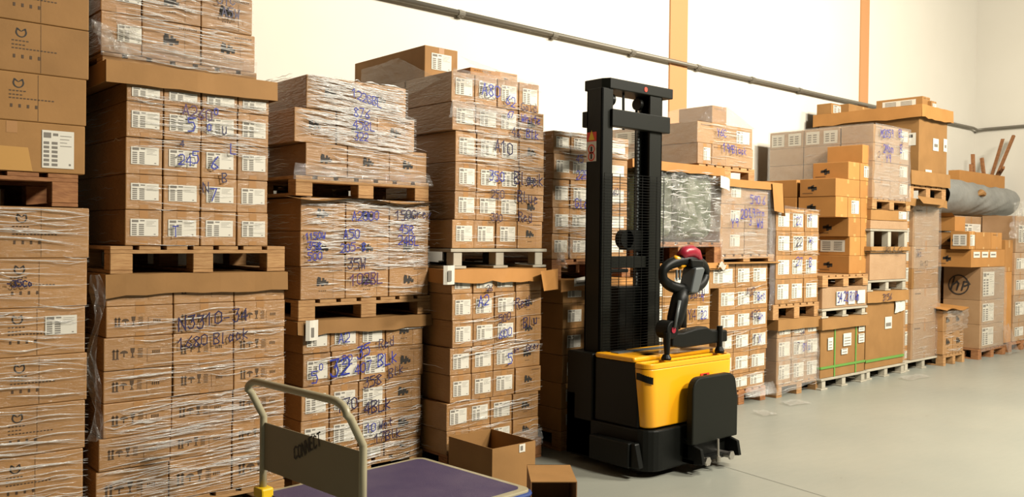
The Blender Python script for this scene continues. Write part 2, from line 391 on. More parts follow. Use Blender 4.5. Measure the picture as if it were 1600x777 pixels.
def load(phrase, Y, refpx, seams, rows, styles, mat=None, D=1.15, fd=.55, side=False, zbot=None, ztop=None, nd=1, group=None, jit=.006, kind='', lab=None, flip=False, sidestyle='N'):
    """seams: image heights at refpx from the top down; rows: column bounds (image x) per row or one list. Returns (x0,x1,z0,z1)."""
    z = [ZZ(refpx, s, Y) for s in seams]
    if not side: fd = D - .05
    if zbot is not None: z[-1] = zbot
    if ztop is not None: z[0] = ztop
    n = len(z) - 1; ymid = sum(seams) / len(seams)
    same = not isinstance(rows[0], (list, tuple))
    xs_lo, xs_hi = 9e9, -9e9
    for r in range(n):
        up = n - 1 - r
        cols = rows if same else rows[min(r, len(rows) - 1)]
        if not same or True: yy = ymid if same else (seams[r] + seams[r + 1]) / 2
        X = [XX(c, yy, Y) for c in cols]
        xs_lo = min(xs_lo, X[0]); xs_hi = max(xs_hi, X[-1])
        ncol = len(X) - 1
        ROWREG.append((Y, z[r + 1], z[r], X[0], X[-1]))
        tall = ORD[up] if up < len(ORD) else str(up)
        rowname = ('top row' if up == n - 1 and n > 1 else tall + ' row')
        if n == 1: rowname = 'single row'
        for c in range(ncol):
            st = styles[c] if not isinstance(styles[0], (list, tuple)) else styles[min(r, len(styles) - 1)][c]
            dy = R_.uniform(-jit, jit)
            colname = '' if ncol == 1 else ('leftmost' if c == 0 else 'rightmost' if c == ncol - 1 else ('middle' if ncol == 3 else ['', 'second', 'third', 'fourth'][c] + ' from left'))
            kd = {'L': 'labelled', 'K': 'black-stamped', 'I': 'icon-printed', 'M': 'emblem-printed', 'P': 'plain', 'O': 'orange-brown', 'N': 'plain'}[st[0]]
            lb = f"{kd} carton, {rowname}, {colname + ', ' if colname else ''}{phrase}"
            carton(X[c], X[c + 1], Y + dy, Y + dy + fd, z[r + 1], z[r], st, lb, group or 'cartons ' + phrase, mat, lab=lab, flip=flip, rotz=0)
        if side:
            x1 = X[1] if ncol > 1 else X[-1]
            dd = (D - fd) / nd
            for k in range(nd):
                bk = 'behind front carton' if nd == 1 else ['just behind front carton', 'second behind front', 'third behind front', 'fourth behind front'][k]
                carton(X[0], x1, Y + fd + .01 + k * dd, Y + fd + .005 + (k + 1) * dd, z[r + 1], z[r], sidestyle, f"carton on left side, {rowname}, {bk}, {phrase}", group or 'cartons ' + phrase, mat)
    return xs_lo, xs_hi, z[-1], z[0]

# ------------------------------------------------------------------ pallets, trays
def wood_pallet(x0, x1, y0, y1, z0, z1, label, mat=WOOD, group='wooden pallets'):
    W = x1 - x0; D = y1 - y0; H = z1 - z0
    r = empty('wooden_pallet', ((x0 + x1) / 2, (y0 + y1) / 2, z0)); tag(r, label, 'pallet', group)
    t = .02; d = MB(); n = 7; bw = W * .115
    for i in range(n):
        c = -W / 2 + bw / 2 + (W - bw) * i / (n - 1)
        d.box(c - bw / 2, c + bw / 2, -D / 2, D / 2, H - t, H, mat)
    for y in (-D / 2, -.05, D / 2 - .1): d.box(-W / 2, W / 2, y, y + .1, H - 2 * t, H - t - .0005, mat)
    d.build('deck', r, bevel=.002, seg=1)
    bwid = min(.12, W * .115)
    for i, x in enumerate((-W / 2, -bwid / 2, W / 2 - bwid)):
        for y in (-D / 2, -.05, D / 2 - .1):
            b = MB(); b.box(x, x + bwid, y, y + .1, .018, H - 2 * t - .0005, mat); b.build('block', r, bevel=.003, seg=1)
        s = MB(); s.box(x - .0, x + bwid, -D / 2, D / 2, 0, .0175, mat); s.build('runner', r, bevel=.002, seg=1)
    return r
def grey_pallet(x0, x1, y0, y1, z0, z1, label, group='thin grey pallets', mat=GREYP):
    W = x1 - x0; D = y1 - y0; H = z1 - z0
    r = empty('grey_pallet', ((x0 + x1) / 2, (y0 + y1) / 2, z0)); tag(r, label, 'pallet', group)
    d = MB(); d.box(-W / 2, W / 2, -D / 2, D / 2, H - .022, H, mat); d.build('deck', r, bevel=.002, seg=1)
    for x in (-W / 2 + .03, -.04, W / 2 - .11):
        for y in (-D / 2 + .01, -.04, D / 2 - .09):
            b = MB(); b.box(x, x + .075, y, y + .08, .018, H - .0225, mat); b.build('leg', r, bevel=.003, seg=1)
        s = MB(); s.box(x - .03, x + .105, -D / 2, D / 2, 0, .0175, mat); s.build('runner', r, bevel=.002, seg=1)
    return r
def tray(x0, x1, y0, y1, zp, zlo, zhi, label, mat=CARD, sag=.012, flap=None, group='cardboard trays capping the loads', name='cardboard_tray'):
    """panel at zp, four lips from zlo to zhi, the lower edge a little wavy"""
    mb = MB(); t = .006; rn = random.Random(int(x0 * 100))
    mb.box(x0 + t, x1 - t, y0 + t, y1 - t, zp - t, zp, mat)
    def lip(a, b, n=10):
        a = Vector(a); b = Vector(b); d = (b - a).normalized(); nn = Vector((d.y, -d.x, 0)) * t
        lo = [zlo + rn.uniform(-sag, sag) for _ in range(n + 1)]; hi = [zhi + rn.uniform(-sag, sag) * .3 for _ in range(n + 1)]
        ou = [nn * rn.uniform(0, 1.0) for _ in range(n + 1)]
        for k in range(n):
            p = a.lerp(b, k / n); q = a.lerp(b, (k + 1) / n)
            P1, P2 = p + ou[k] + Vector((0, 0, lo[k])), q + ou[k + 1] + Vector((0, 0, lo[k + 1]))
            P3, P4 = q + Vector((0, 0, hi[k + 1])), p + Vector((0, 0, hi[k]))
            mb.face([P1, P2, P3, P4], mat); mb.face([P1 - nn, P4 - nn, P3 - nn, P2 - nn], mat)
            mb.face([P4, P3, P3 - nn, P4 - nn], mat); mb.face([P2, P1, P1 - nn, P2 - nn], mat)
    lip((x0, y0, 0), (x1, y0, 0)); lip((x1, y0, 0), (x1, y1, 0)); lip((x1, y1, 0), (x0, y1, 0)); lip((x0, y1, 0), (x0, y0, 0))
    if flap: flap(mb)
    o = mb.build(name); tag(o, label, 'tray', group)
    return o

# ------------------------------------------------------------------ stretch film
def film(label, x0, x1, y0, y1, z0, z1, n=90, slope=0.0, band=None, seed=1, th=(.0012, .0035), lenr=(.12, .6), sides=True, extra=None, group='stretch film round the loads'):
    """taut film shows as pleats: thin folded ridges, whitened to stand in for glints, on the front and the left side, all one object"""
    rn = random.Random(seed); mb = MB(); W = x1 - x0; yf = y0 - .012
    bands = band or [(z0, z1)]
    def ridge(pts, w, out):
        k = len(pts)
        for i in range(k - 1):
            a, b = pts[i], pts[i + 1]
            wa = w * math.sin(math.pi * max(.06, min(.94, i / (k - 1)))); wb = w * math.sin(math.pi * max(.06, min(.94, (i + 1) / (k - 1))))
            ua, ub = Vector((0, 0, wa)), Vector((0, 0, wb)); oa, ob = out * wa * .7, out * wb * .7
            mb.face([a - ua, b - ub, b + ob, a + oa], STRAND); mb.face([a + oa, b + ob, b + ub, a + ua], STRAND)
    for i in range(n):
        zb0, zb1 = bands[rn.randrange(len(bands))]
        z = rn.uniform(zb0, zb1); L = W * rn.uniform(*lenr); xa = rn.uniform(x0 - L * .2, x1 - L * .5); lo, hi = x0, x1
        for (ry, ra, rb, rx0, rx1) in ROWREG:
            if abs(ry - y0) < .03 and ra - .01 <= z <= rb + .01 and rx0 < x1 and rx1 > x0: lo, hi = rx0, rx1
        xa = max(lo + .002, xa); xb = min(hi - .002, xa + L)
        if xb - xa < .05: continue
        sl = slope + rn.gauss(0, .035); cv = rn.uniform(-.02, .02); w = rn.uniform(*th); m = 7
        pts = [Vector((xa + (xb - xa) * t / m, yf - rn.uniform(0, .002), z + sl * (xb - xa) * t / m + cv * math.sin(math.pi * t / m) + rn.uniform(-.002, .002))) for t in range(m + 1)]
        for p in pts: p.z = min(max(p.z, z0), z1)
        ridge(pts, w, Vector((0, -1, 0)))
    if sides:
        for i in range(n // 3):
            z = rn.uniform(z0, z1); ya = rn.uniform(y0, y1 - .2); yb = min(y1, ya + rn.uniform(.1, .5)); w = rn.uniform(*th); m = 5
            pts = [Vector((x0 - .012, ya + (yb - ya) * t / m, min(max(z + rn.gauss(0, .004), z0), z1))) for t in range(m + 1)]
            ridge(pts, w, Vector((-1, 0, 0)))
    if extra: extra(mb, rn)
    o = mb.build('stretch_film'); tag(o, label, 'plastic film', group)
    return o
def sheet(mb, c00, c10, c11, c01, nu=14, nv=8, amp=.012, seed=3, mat=SHEET, nrm=(0, -1, 0), sag=0):
    rn = random.Random(seed); c = [Vector(v) for v in (c00, c10, c11, c01)]; nrm = Vector(nrm)
    K = [(rn.uniform(2, 9), rn.uniform(2, 14), rn.uniform(0, 6.3)) for _ in range(6)]
    def fn(u, v):
        p = c[0] * (1 - u) * (1 - v) + c[1] * u * (1 - v) + c[2] * u * v + c[3] * (1 - u) * v
        a = sum(math.sin(k1 * u * 3 + k2 * v * 2 + k3) for k1, k2, k3 in K) / 6
        return p + nrm * (amp * (a + rn.uniform(-.25, .25))) + Vector((0, 0, -sag * math.sin(math.pi * u) * math.sin(math.pi * v)))
    mb.grid(fn, nu, nv, mat)
def scrawl(parent, items, Y):
    """handwriting on the film: (text, px, py of the baseline, letter height in px, material[, rise])"""
    mb = MB()
    for it in items:
        t, px, py, hp, m = it[:5]; rise = it[5] if len(it) > 5 else .04
        a = P(px, py, Y); h = P(px, py - hp, Y).z - a.z
        write(mb, t, a + Vector((0, -.019, 0)), Vector((1, 0, rise)).normalized() * .86, (0, 0, 1), h, m, w=max(.006, h * .105))
    o = mb.build('marker_writing', parent)
    return o

# ------------------------------------------------------------------ the room
WALL_Y, END_X = 6.4, None
END_X = XX(1523, 203, WALL_Y)
def struct(name, mb, **k):
    o = mb.build(name, **k); o['kind'] = 'structure'; return o
f = MB(); f.box(-4, END_X + .2, -7, WALL_Y + .2, -.1, 0, FLOORM)
ja, jb = G(1140, 732), G(1300, 780)
def crack(a, b, w=.006):
    d = (b - a).normalized(); s = Vector((-d.y, d.x, 0)) * w / 2; z = Vector((0, 0, .0008))
    f.face([a - s + z, b - s + z, b + s + z, a + s + z], MATS['faded_ink'] if False else JOINT)
JOINT = simple('floor_joint', (.12, .115, .09), .8)
dj = (jb - ja).normalized(); crack(ja - dj * 0.2, ja + dj * 5)
struct('floor', f)
w = MB(); w.box(-4, END_X + .2, WALL_Y, WALL_Y + .2, 0, 7.2, WALLM); struct('wall_back', w)
w = MB(); w.box(END_X, END_X + .2, -7, WALL_Y, 0, 7.2, WALLM); struct('wall_right', w)
w = MB(); w.box(-4, END_X + .2, -7, WALL_Y + .2, 7.2, 7.3, CEIL); struct('ceiling', w)
for i, (a, b, yy) in enumerate(((1047, 1074, 90), (1345, 1358, 70))):
    xa, xb = XX(a, yy, WALL_Y - .02), XX(b, yy, WALL_Y - .02)
    s = MB(); s.box(xa, xb, WALL_Y - .02, WALL_Y, 0, 7.2, STRIP); struct('trim_%d' % (i + 1), s)
# conduit: rises along the long wall, turns along the end wall
root = empty('conduit', (XX(1000, 84, WALL_Y), WALL_Y - .05, ZZ(1000, 84, WALL_Y)))
tag(root, 'grey steel conduit pipe clipped along the cream wall above the stacks', 'pipe')
zc = ZZ(1000, 84, WALL_Y - .05)
def rel(v): return Vector(v) - root.location
mb = MB(); yc = WALL_Y - .05
a = P(560, -16, yc); b = P(1290, 150, yc); c = P(1522, 203, yc)
xe = END_X - .05
mb.tube([rel(p) for p in ((a.x, yc, a.z), (b.x, yc, b.z), (xe - .15, yc, c.z + .03), (xe - .03, yc - .03, c.z), (xe, yc - .15, c.z + .01), (xe, yc - 4, c.z + .03))], .024, PIPE, 10)
mb.build('pipe', root, smooth=True)
for px, py in ((720, 21), (866, 55), (988, 82), (1091, 105), (1176, 124), (1250, 141)):
    q = P(px, py, yc); m2 = MB(); m2.tube([rel((q.x - .035, yc, q.z)), rel((q.x + .035, yc, q.z - .002))], .032, PIPE, 10)
    m2.box(*[v for v in (rel((q.x, 0, 0)).x - .012, rel((q.x, 0, 0)).x + .012)], rel((0, yc, 0)).y, rel((0, WALL_Y - .002, 0)).y, rel((0, 0, q.z)).z - .035, rel((0, 0, q.z)).z + .035, PIPE)
    m2.build('pipe_clip', root)

# =================================================================== stack 0: large cartons cut by the left edge of the view
Y = 4.72
xr = XX(136, 300, Y); xl = xr - .66
s0 = [(XX(140, 60, Y)), XX(140, 100, Y), XX(136, 160, Y), XX(134, 235, Y)]
se = [ZZ(130, v, Y) for v in (-112, -30, 47, 124, 197, 273)]
up_names = ['emblem-printed carton at the frame top corner, far left pile', 'large carton second from top, far left upper pile', 'large emblem carton third from top, far left upper pile', 'large emblem carton directly over the barcode one, far left pile', 'large carton with tall barcode sheet over the film-wrapped pallet']
for i in range(5):
    x1 = s0[min(3, max(0, i - 1))]
    o = carton(x1 - .66, x1, Y, Y + 1.1, se[i + 1], se[i], 'M' if i < 4 else 'Pl', up_names[i], 'large emblem cartons in the far left pile', CARD, lab=(.20, .42, .10, .86), rotz=0)
am = MB(); hh = se[4] - se[5]
am.face([(-.30, -.549, .004), (.09, -.549, .004), (.07, -.549, hh * .48), (-.30, -.549, hh * .5)], TAPEO); am.build('amber_tape', o)
zt = ZZ(130, 325, Y)
wood_pallet(XX(122, 300, Y) - 1.2, XX(122, 300, Y), Y, Y + 1.15, zt + .003, se[5] - .003, 'film-covered wooden pallet between the two far left loads', WOODD)
sl = [ZZ(130, v, Y) for v in (325, 403, 478, 551, 625, 700, 777)] + [.145]
lown = ['large emblem carton with glossy film just under the raised far left pallet', 'large emblem carton with black scribble, far left lower pile', 'large emblem carton with small white sticker, far left lower pile', 'large emblem carton, fourth down in the far left lower pile', 'large emblem carton, fifth down in the far left lower pile', 'large emblem carton, sixth down at bottom left of view', 'large carton on the floor pallet of the far left pile']
for i in range(7):
    x1 = XX([140, 137, 134, 137, 134, 131, 130][i], 400 + 60 * i, Y)
    carton(x1 - .66, x1, Y, Y + 1.1, sl[i + 1], sl[i], 'Ml' if i == 2 else 'M', lown[i], 'large emblem cartons in the far left pile', CARDW, lab=(.22, .44, .42, .82))
wood_pallet(XX(125, 600, Y) - 1.2, XX(125, 600, Y), Y, Y + 1.15, 0, .143, 'wooden floor pallet under the far left pile', WOOD)
def tail(mb, rn):
    xx = xr + .045; k = MB()
    pts = []
    for i in range(22):
        t = i / 21; z = ZZ(140, 430, Y) * (1 - t) + ZZ(145, 690, Y) * t
        pts.append(Vector((xx + .018 * math.sin(t * 9), Y + .01 + .01 * math.sin(t * 17), z)))
    def fn(u, v):
        p = pts[min(21, int(round(u * 21)))]; wv = .03 + .014 * math.sin(u * 13) + (.02 if u > .85 else 0)
        return p + Vector(((v - .5) * wv * 1.6, .022 * math.sin(v * 9 + u * 20) + rn.uniform(-.006, .006), 0))
    mb.grid(fn, 21, 5, SHEET)
fo = film('stretch film round the lower far left pile, with a loose hanging tail', xl, xr + .01, Y, Y + 1.1, ZZ(130, 790, Y), zt - .01, n=130, slope=-.03, seed=21, sides=False, extra=tail, lenr=(.2, .9), th=(.0012, .004))
scrawl(fo, [('-35Co', 10, 448, 10, NAVY, -.02)], Y)

# =================================================================== stack 1
Y = 4.76
rows = [158, 270, 365, 445]
low = load('N3310 load under first tray', Y, 165, [432, 480, 529, 581, 632, 686, 737, 790], [[165, 271, 366, 446]] * 2 + [[161, 270, 365, 445]] * 2 + [[160, 268, 364, 445]] + [[153, 266, 363, 444]] + [[149, 264, 362, 443]], ['I', 'I', 'I'], CARDW, zbot=.145)
wood_pallet(XX(160, 700, Y), XX(445, 700, Y), Y, Y + 1.15, 0, .143, 'wooden floor pallet under the N3310 load', WOOD)
zp = ZZ(165, 427, Y)
zp = low[3] + .008
tray(XX(163, 440, Y), XX(447, 440, Y), Y - .02, Y + 1.2, zp, ZZ(300, 459, Y), zp + .002, 'cardboard tray capping the N3310 load under a wooden pallet')
zpt = ZZ(300, 385, Y)
wood_pallet(XX(172, 405, Y), XX(445, 405, Y), Y, Y + 1.15, zp + .003, zpt, 'raised wooden pallet on the tray above the N3310 load')
pt_top = ZZ(157, 80, 4.8)
z2 = pt_top - .135
up = load('A260 load in first stack', Y, 197, [112, 157, 213, 271, 327, 383], [196, 255, 314, 371, 420], ['L'] * 4, CARDW, zbot=zpt + .003, ztop=z2 - .01)
tray(XX(163, 110, Y), XX(430, 140, Y), Y - .03, Y + 1.2, z2, ZZ(165, 128, Y), ZZ(165, 94, Y), 'deep cardboard tray capping the A260 load below the top-left cartons', sag=.004)
wood_pallet(XX(160, 100, 4.8), XX(401, 110, 4.8), 4.8, 5.9, z2 + .003, pt_top, 'highest wooden pallet, sunk in the tray of the A260 load', WOOD)
tp = load('topmost left load', 4.8, 157, [-112, -48, 15, 80], [[157, 222, 315, 396]] * 2 + [[157, 222, 315, 400]], ['L', 'K', 'K'], CARDW, zbot=pt_top + .003, lab=(-.1, .5, .3, .72))
fo = film('stretch film with navy writing round the N3310 load', low[0], low[1], Y, Y + 1.1, .02, low[3] - .08, n=330, slope=.02, seed=31, th=(.001, .0032), lenr=(.08, .5), band=[(.15, 1.15), (.15, .7)])
scrawl(fo, [('N3310-34', 277, 517, 20, NAVY, .10), ('1680 Black', 276, 546, 17, NAVY, .08)], Y)
fo = film('stretch film round the A260 load', up[0], up[1], Y, Y + 1.1, up[2], up[3] - .06, n=120, slope=-.03, seed=32, band=[(ZZ(300, 235, Y), ZZ(300, 150, Y))] * 3 + [(up[2], up[3] - .1)], th=(.001, .0028))
scrawl(fo, [('A260', 284, 180, 17, PURPLE, -.12), ('5', 292, 205, 20, BLUE), ('0', 322, 205, 10, BLUE), ('0', 333, 180, 10, BLUE), ('U', 345, 210, 12, NAVY), ('4', 280, 230, 10, NAVY), ('24', 277, 258, 16, BLUE), ('5', 299, 255, 18, BLUE),
            ('6', 328, 265, 20, BLUE), ('L', 358, 240, 16, BLUE), ('B', 345, 285, 14, NAVY), ('N', 315, 300, 16, NAVY), ('7', 327, 313, 18, BLUE), ('T', 268, 370, 16, BLUE)], Y)
def ruff(mb, rn):
    q = P(158, 66, 4.78); 
    for k in range(7):
        a = q + Vector((rn.uniform(-.06, .1), -.03, rn.uniform(-.05, .05)))
        sheet(mb, a, a + Vector((.09, -.03, -.03)), a + Vector((.07, .0, .05)), a + Vector((-.02, -.03, .06)), 6, 4, .014, seed=k)
    sheet(mb, (tp[0], 4.785, pt_top - .02), (tp[1], 4.785, pt_top - .03), (tp[1], 4.783, pt_top + .06), (tp[0], 4.783, pt_top + .08), amp=.007, seed=9)
fo = film('stretch film round the cartons at the top left', tp[0], tp[1], 4.8, 5.9, pt_top - .03, tp[3], n=130, slope=-.04, seed=33, extra=ruff)
scrawl(fo, [('31C', 338, 6, 14, NAVY), ('A5W', 345, 26, 14, NAVY)], 4.8)

# =================================================================== stack 2
Y = 4.85
low = load('blue-scrawled bottom load, second stack', Y, 472, [505, 554, 607, 660, 713, 760], [[472, 516, 561, 603, 661], [474, 518, 563, 606, 662], [471, 515, 560, 602, 658], [470, 515, 560, 602, 658], [468, 512, 558, 600, 656]], ['L', 'L', 'L', 'K'], CARDW, zbot=.145, lab=(-.36, .38, .22, .78))
wood_pallet(XX(468, 740, Y), XX(660, 720, Y), Y, Y + 1.15, 0, .143, 'wooden floor pallet of the second stack behind the trolley', WOOD)
zp = low[3] + .008
tray(XX(462, 505, Y), XX(671, 505, Y), Y - .025, Y + 1.2, zp, ZZ(475, 524, Y), zp + .002, 'cardboard tray with a white tag, capping the second stack bottom load')
zpt = ZZ(470, 470, Y)
wood_pallet(XX(466, 480, Y), XX(674, 480, Y), Y, Y + 1.15, zp + .003, zpt, 'wooden pallet with stamped blocks, middle of second stack')
mid = load('A50 load, second stack middle', Y, 468, [308, 361, 417, 470], [469, 540, 608, 670], ['K', 'K', 'K'], CARDW, zbot=zpt + .003)
sh = MB(); zs = mid[3] + .002
sh.grid(lambda u, v: Vector((XX(452, 300, Y) + u * (XX(684, 300, Y) - XX(452, 300, Y)), Y - .05 + v * 1.2, zs + .004 + (.0 if v > .1 else -.014 * math.sin(u * 11) * (1 - v * 10) - .012 * (1 - v * 10)))), 30, 20, CARD)
o = sh.build('cardboard_sheet'); tag(o, 'thin cardboard sheet between A50 load and its upper pallet', 'cardboard sheet')
zpt = ZZ(470, 274, Y)
wood_pallet(XX(462, 290, Y), XX(670, 290, Y), Y, Y + 1.15, zs + .007, zpt, 'uppermost pale pallet of second stack under wrapped cartons')
top = load('wrapped top load, second stack', Y, 476, [115, 168, 222, 272], [[478, 556, 636], [460, 526, 590, 649], [477, 543, 609, 668]], [['K', 'K'], ['K', 'K', 'K'], ['K', 'K', 'K']], CARDW, zbot=zpt + .003, side=True)
fo = film('stretch film round the second stack bottom load', low[0], low[1], Y, Y + 1.1, .1, low[3] - .08, n=120, slope=.06, seed=41, band=[(.1, .55), (.1, .45), (.1, 1.1)])
scrawl(fo, [('A2', 527, 537, 15, BLUE, .1), ('35', 556, 560, 18, BLUE, .2), ('Red', 590, 545, 14, NAVY, .15), ('5', 485, 600, 18, BLUE), ('0', 497, 578, 10, BLUE), ('32', 514, 588, 26, BLUE), ('22', 532, 570, 14, BLUE), ('407', 552, 585, 15, BLUE, .15), ('BLk', 588, 572, 18, BLUE, .1),
            ('358', 566, 606, 16, NAVY, .12), ('Blk', 605, 590, 14, NAVY, .2), ('x', 503, 607, 10, BLUE), ('170', 524, 645, 18, NAVY, .1), ('4BLk', 567, 648, 18, NAVY, .1), ('10', 570, 675, 13, BLUE), ('Wht', 590, 670, 12, NAVY, .1), ('17Blk', 583, 692, 14, NAVY, .1)], Y)
tgm = MB(); a = P(476, 533, Y - .03); tgm.grid(lambda u, v: a + Vector((u * .09, -.012 - .01 * math.sin(u * 5), v * .125)), 4, 4, PAPER)
t2 = P(484, 528, Y - .05); tgm.face([t2, t2 + Vector((.03, 0, 0)), t2 + Vector((.03, 0, .06)), t2 + Vector((0, 0, .06))], INKG); tgm.build('hanging_tag', fo)
fo = film('blue-written stretch film round the A50 load', mid[0], mid[1], Y, Y + 1.1, mid[2], mid[3], n=420, slope=-.01, seed=42, band=[(mid[2] + .2, mid[3])] * 3 + [(mid[2], mid[3])], th=(.001, .003), lenr=(.06, .4))
scrawl(fo, [('A2000', 548, 345, 14, BLUE), ('150Grey', 616, 343, 14, NAVY), ('45R', 622, 364, 13, BLUE, -.1), ('24BL', 620, 382, 14, BLUE, -.05), ('1150W', 475, 374, 10, BLUE), ('358', 478, 391, 12, BLUE), ('500', 479, 407, 12, BLUE), ('A50', 535, 373, 14, BLUE),
            ('205-8', 530, 394, 13, BLUE), ('35W', 541, 420, 16, NAVY), ('102BL', 545, 446, 17, PURPLE)], Y)
def rim(mb, rn):
    sheet(mb, (top[0] - .02, Y - .03, top[2] - .03), (top[1] + .03, Y - .03, top[2] - .03), (top[1] + .01, Y - .014, top[2] + .05), (top[0], Y - .014, top[2] + .07), amp=.01, seed=8)
    sheet(mb, (XX(425, 175, Y + .9), Y + .9, top[3] - .2), (top[0] + .07, Y, top[3] - .02), (XX(636, 130, Y), Y + .02, top[3] + .004), (XX(600, 120, Y), Y + .9, top[3] + .02), amp=.012, seed=12)
fo = film('dense stretch film round the second stack top load', top[0], top[1] - .04, Y - .004, Y + 1.1, top[2], top[3] + .005, n=480, slope=-.06, seed=43, th=(.0012, .0036), lenr=(.06, .45), band=[(top[2] + .2, top[3])] * 3 + [(top[2], top[3])], extra=rim)
scrawl(fo, [('122GBL', 548, 152, 13, BLUE, -.22), ('876', 551, 182, 14, BLUE, -.05), ('45BL', 550, 200, 14, BLUE, -.05), ('322', 552, 218, 12, BLUE, -.05)], Y)

# =================================================================== stack 3
Y = 4.6
low = load('load behind the open carton', Y, 703, [424, 460, 502, 545, 588, 631, 674, 712], [[706, 739, 773, 806, 846]] * 3 + [[703, 737, 771, 805, 845]] * 2 + [[697, 733, 767, 801, 841]] * 2, ['L', 'L', 'L', 'K'], CARDW, zbot=.145, lab=(-.36, .38, .22, .78))
wood_pallet(XX(699, 720, Y), XX(846, 710, Y), Y, Y + 1.15, 0, .143, 'film-smeared floor pallet behind the open carton', WOODD)
zp = low[3] + .008
tray(XX(704, 430, Y), XX(849, 430, Y), Y - .03, Y + 1.2, zp, ZZ(760, 441, Y), zp + .002, 'orange cardboard tray under the thin grey pallet, third stack', CARDO)
Y2 = 4.7
zpt = ZZ(705, 389, Y2)
grey_pallet(XX(703, 400, Y2), XX(853, 400, Y2), Y2 - .01, Y2 + 1.15, zp + .003, zpt, 'thin grey pallet under the 350 Black load')
up = load('350 Black load', Y2, 708, [110, 158, 203, 252, 298, 343, 388], [[706, 743, 778, 811, 843], [706, 743, 778, 811, 850], [712, 745, 779, 812, 851], [711, 745, 779, 812, 850], [710, 744, 778, 811, 850], [706, 741, 775, 808, 847]],
          [['L', 'L', 'L', 'L'], ['L', 'L', 'L', 'K'], ['L', 'L', 'L', 'K'], ['L', 'L', 'L', 'K'], ['L', 'L', 'L', 'K'], ['L', 'L', 'L', 'K']], CARDW, zbot=zpt + .003, D=1.2, side=True, lab=(-.33, .4, .25, .8))
g = 'loose cartons on top of the 350 Black load'
xl3 = up[0] + .03; yy = 5.06
carton(xl3, xl3 + .30, yy, yy + .95, up[3], up[3] + .235, 'L', 'long carton with white label crowning the 350 Black load', g, CARD, lab=(-.3, .3, .3, .8))
xb = XX(735, 105, 5.0); carton(xb, xb + .3, 5.0, 5.5, up[3], up[3] + .12, 'P', 'low carton under film in the middle of the 350 Black load top', g, CARDO)
xb = XX(778, 105, 5.0); carton(xb, xb + .22, 5.02, 5.5, up[3], up[3] + .13, 'K', 'low film-covered carton at right end of 350 Black load top', g, CARDW)
def base_wrap(mb, rn):
    sheet(mb, (low[0] + .3, Y - .03, .03), (low[1], Y - .03, .10), (low[1], Y - .016, .22), (low[0] + .3, Y - .016, .2), amp=.012, seed=4, mat=HAZE)
fo = film('stretch film round the load behind the open carton', low[0], low[1] - .02, Y - .004, Y + 1.1, .1, low[3] - .08, n=90, slope=.05, seed=51, extra=base_wrap, band=[(.1, 1.2), (ZZ(750, 560, Y), ZZ(750, 530, Y)), (.1, .5)])
tgm = MB(); a = P(691, 445, Y - .04); tgm.grid(lambda u, v: a + Vector((u * .10, -.012 - .015 * math.sin(u * 4), v * .125)), 4, 4, PAPER)
t2 = P(700, 440, Y - .07); tgm.face([t2, t2 + Vector((.03, 0, 0)), t2 + Vector((.03, 0, .07)), t2 + Vector((0, 0, .07))], INKG); tgm.build('hanging_tag', fo)
scrawl(fo, [('A2', 745, 478, 16, BLUE), ('26', 758, 455, 9, NAVY), ('Red', 803, 482, 15, NAVY, .1), ('500', 777, 505, 12, NAVY, .2), ('Blu', 815, 512, 15, NAVY, .15), ('600', 777, 530, 13, BLUE, .15), ('5', 791, 568, 16, BLUE), ('on', 800, 552, 9, NAVY), ('Grey', 820, 548, 10, NAVY, .1)], Y)
def tent(mb, rn):
    z = up[3]; x0, x1 = up[0], XX(843, 130, Y2)
    sheet(mb, (x0, Y2 - .02, z - .09), (x1, Y2 - .02, z - .06), (x1 - .02, Y2 + .0, z + .01), (x0 + .02, Y2 + .01, z + .02), amp=.012, seed=5, mat=SHEET)
    sheet(mb, (xl3 + .31, Y2 + .02, z + .01), (x1, Y2 + .02, z + .005), (x1 - .12, yy, z + .15), (xl3 + .31, yy, z + .2), amp=.02, seed=6, mat=SHEET)
    sheet(mb, (xl3 - .03, Y2 + 1.15, z + .16), (xl3 - .02, yy + .3, z + .18), (up[0] - .02, Y2 + .1, z - .05), (up[0] - .03, Y2 + 1.15, z - .25), amp=.018, seed=7, mat=HAZE, nrm=(-1, 0, 0))
    sheet(mb, (up[0] - .02, Y2, z - .32), (XX(790, 200, Y2), Y2 - .022, z - .34), (XX(790, 160, Y2), Y2 - .022, z - .22), (up[0] - .01, Y2 - .02, z - .2), amp=.01, seed=14, mat=HAZE)
fo = film('stretch film tenting over and round the 350 Black load', up[0] - .01, up[1], Y2 - .004, Y2 + 1.15, up[2], up[3], n=200, slope=-.03, seed=52, extra=tent, band=[(ZZ(750, 260, Y2), ZZ(750, 160, Y2))] * 2 + [(up[2], up[3])], th=(.001, .0028))
scrawl(fo, [('A80', 751, 148, 18, BLUE, -.06), ('62', 788, 164, 15, BLUE, -.1), ('Gold', 812, 172, 12, NAVY, -.05), ('67', 790, 184, 10, BLUE), ('White', 812, 190, 12, BLUE, -.05), ('46', 797, 212, 14, NAVY, -.1), ('Blk', 820, 215, 13, BLUE, -.03), ('A10', 771, 236, 18, NAVY, -.12),
            ('350', 762, 281, 15, BLUE, -.03), ('Black', 801, 286, 18, NAVY, -.04), ('250', 765, 310, 13, NAVY, -.02), ('Blue', 806, 315, 16, NAVY, -.08), ('300', 765, 345, 11, NAVY, -.04), ('Red', 808, 345, 14, NAVY, -.06)], Y2)

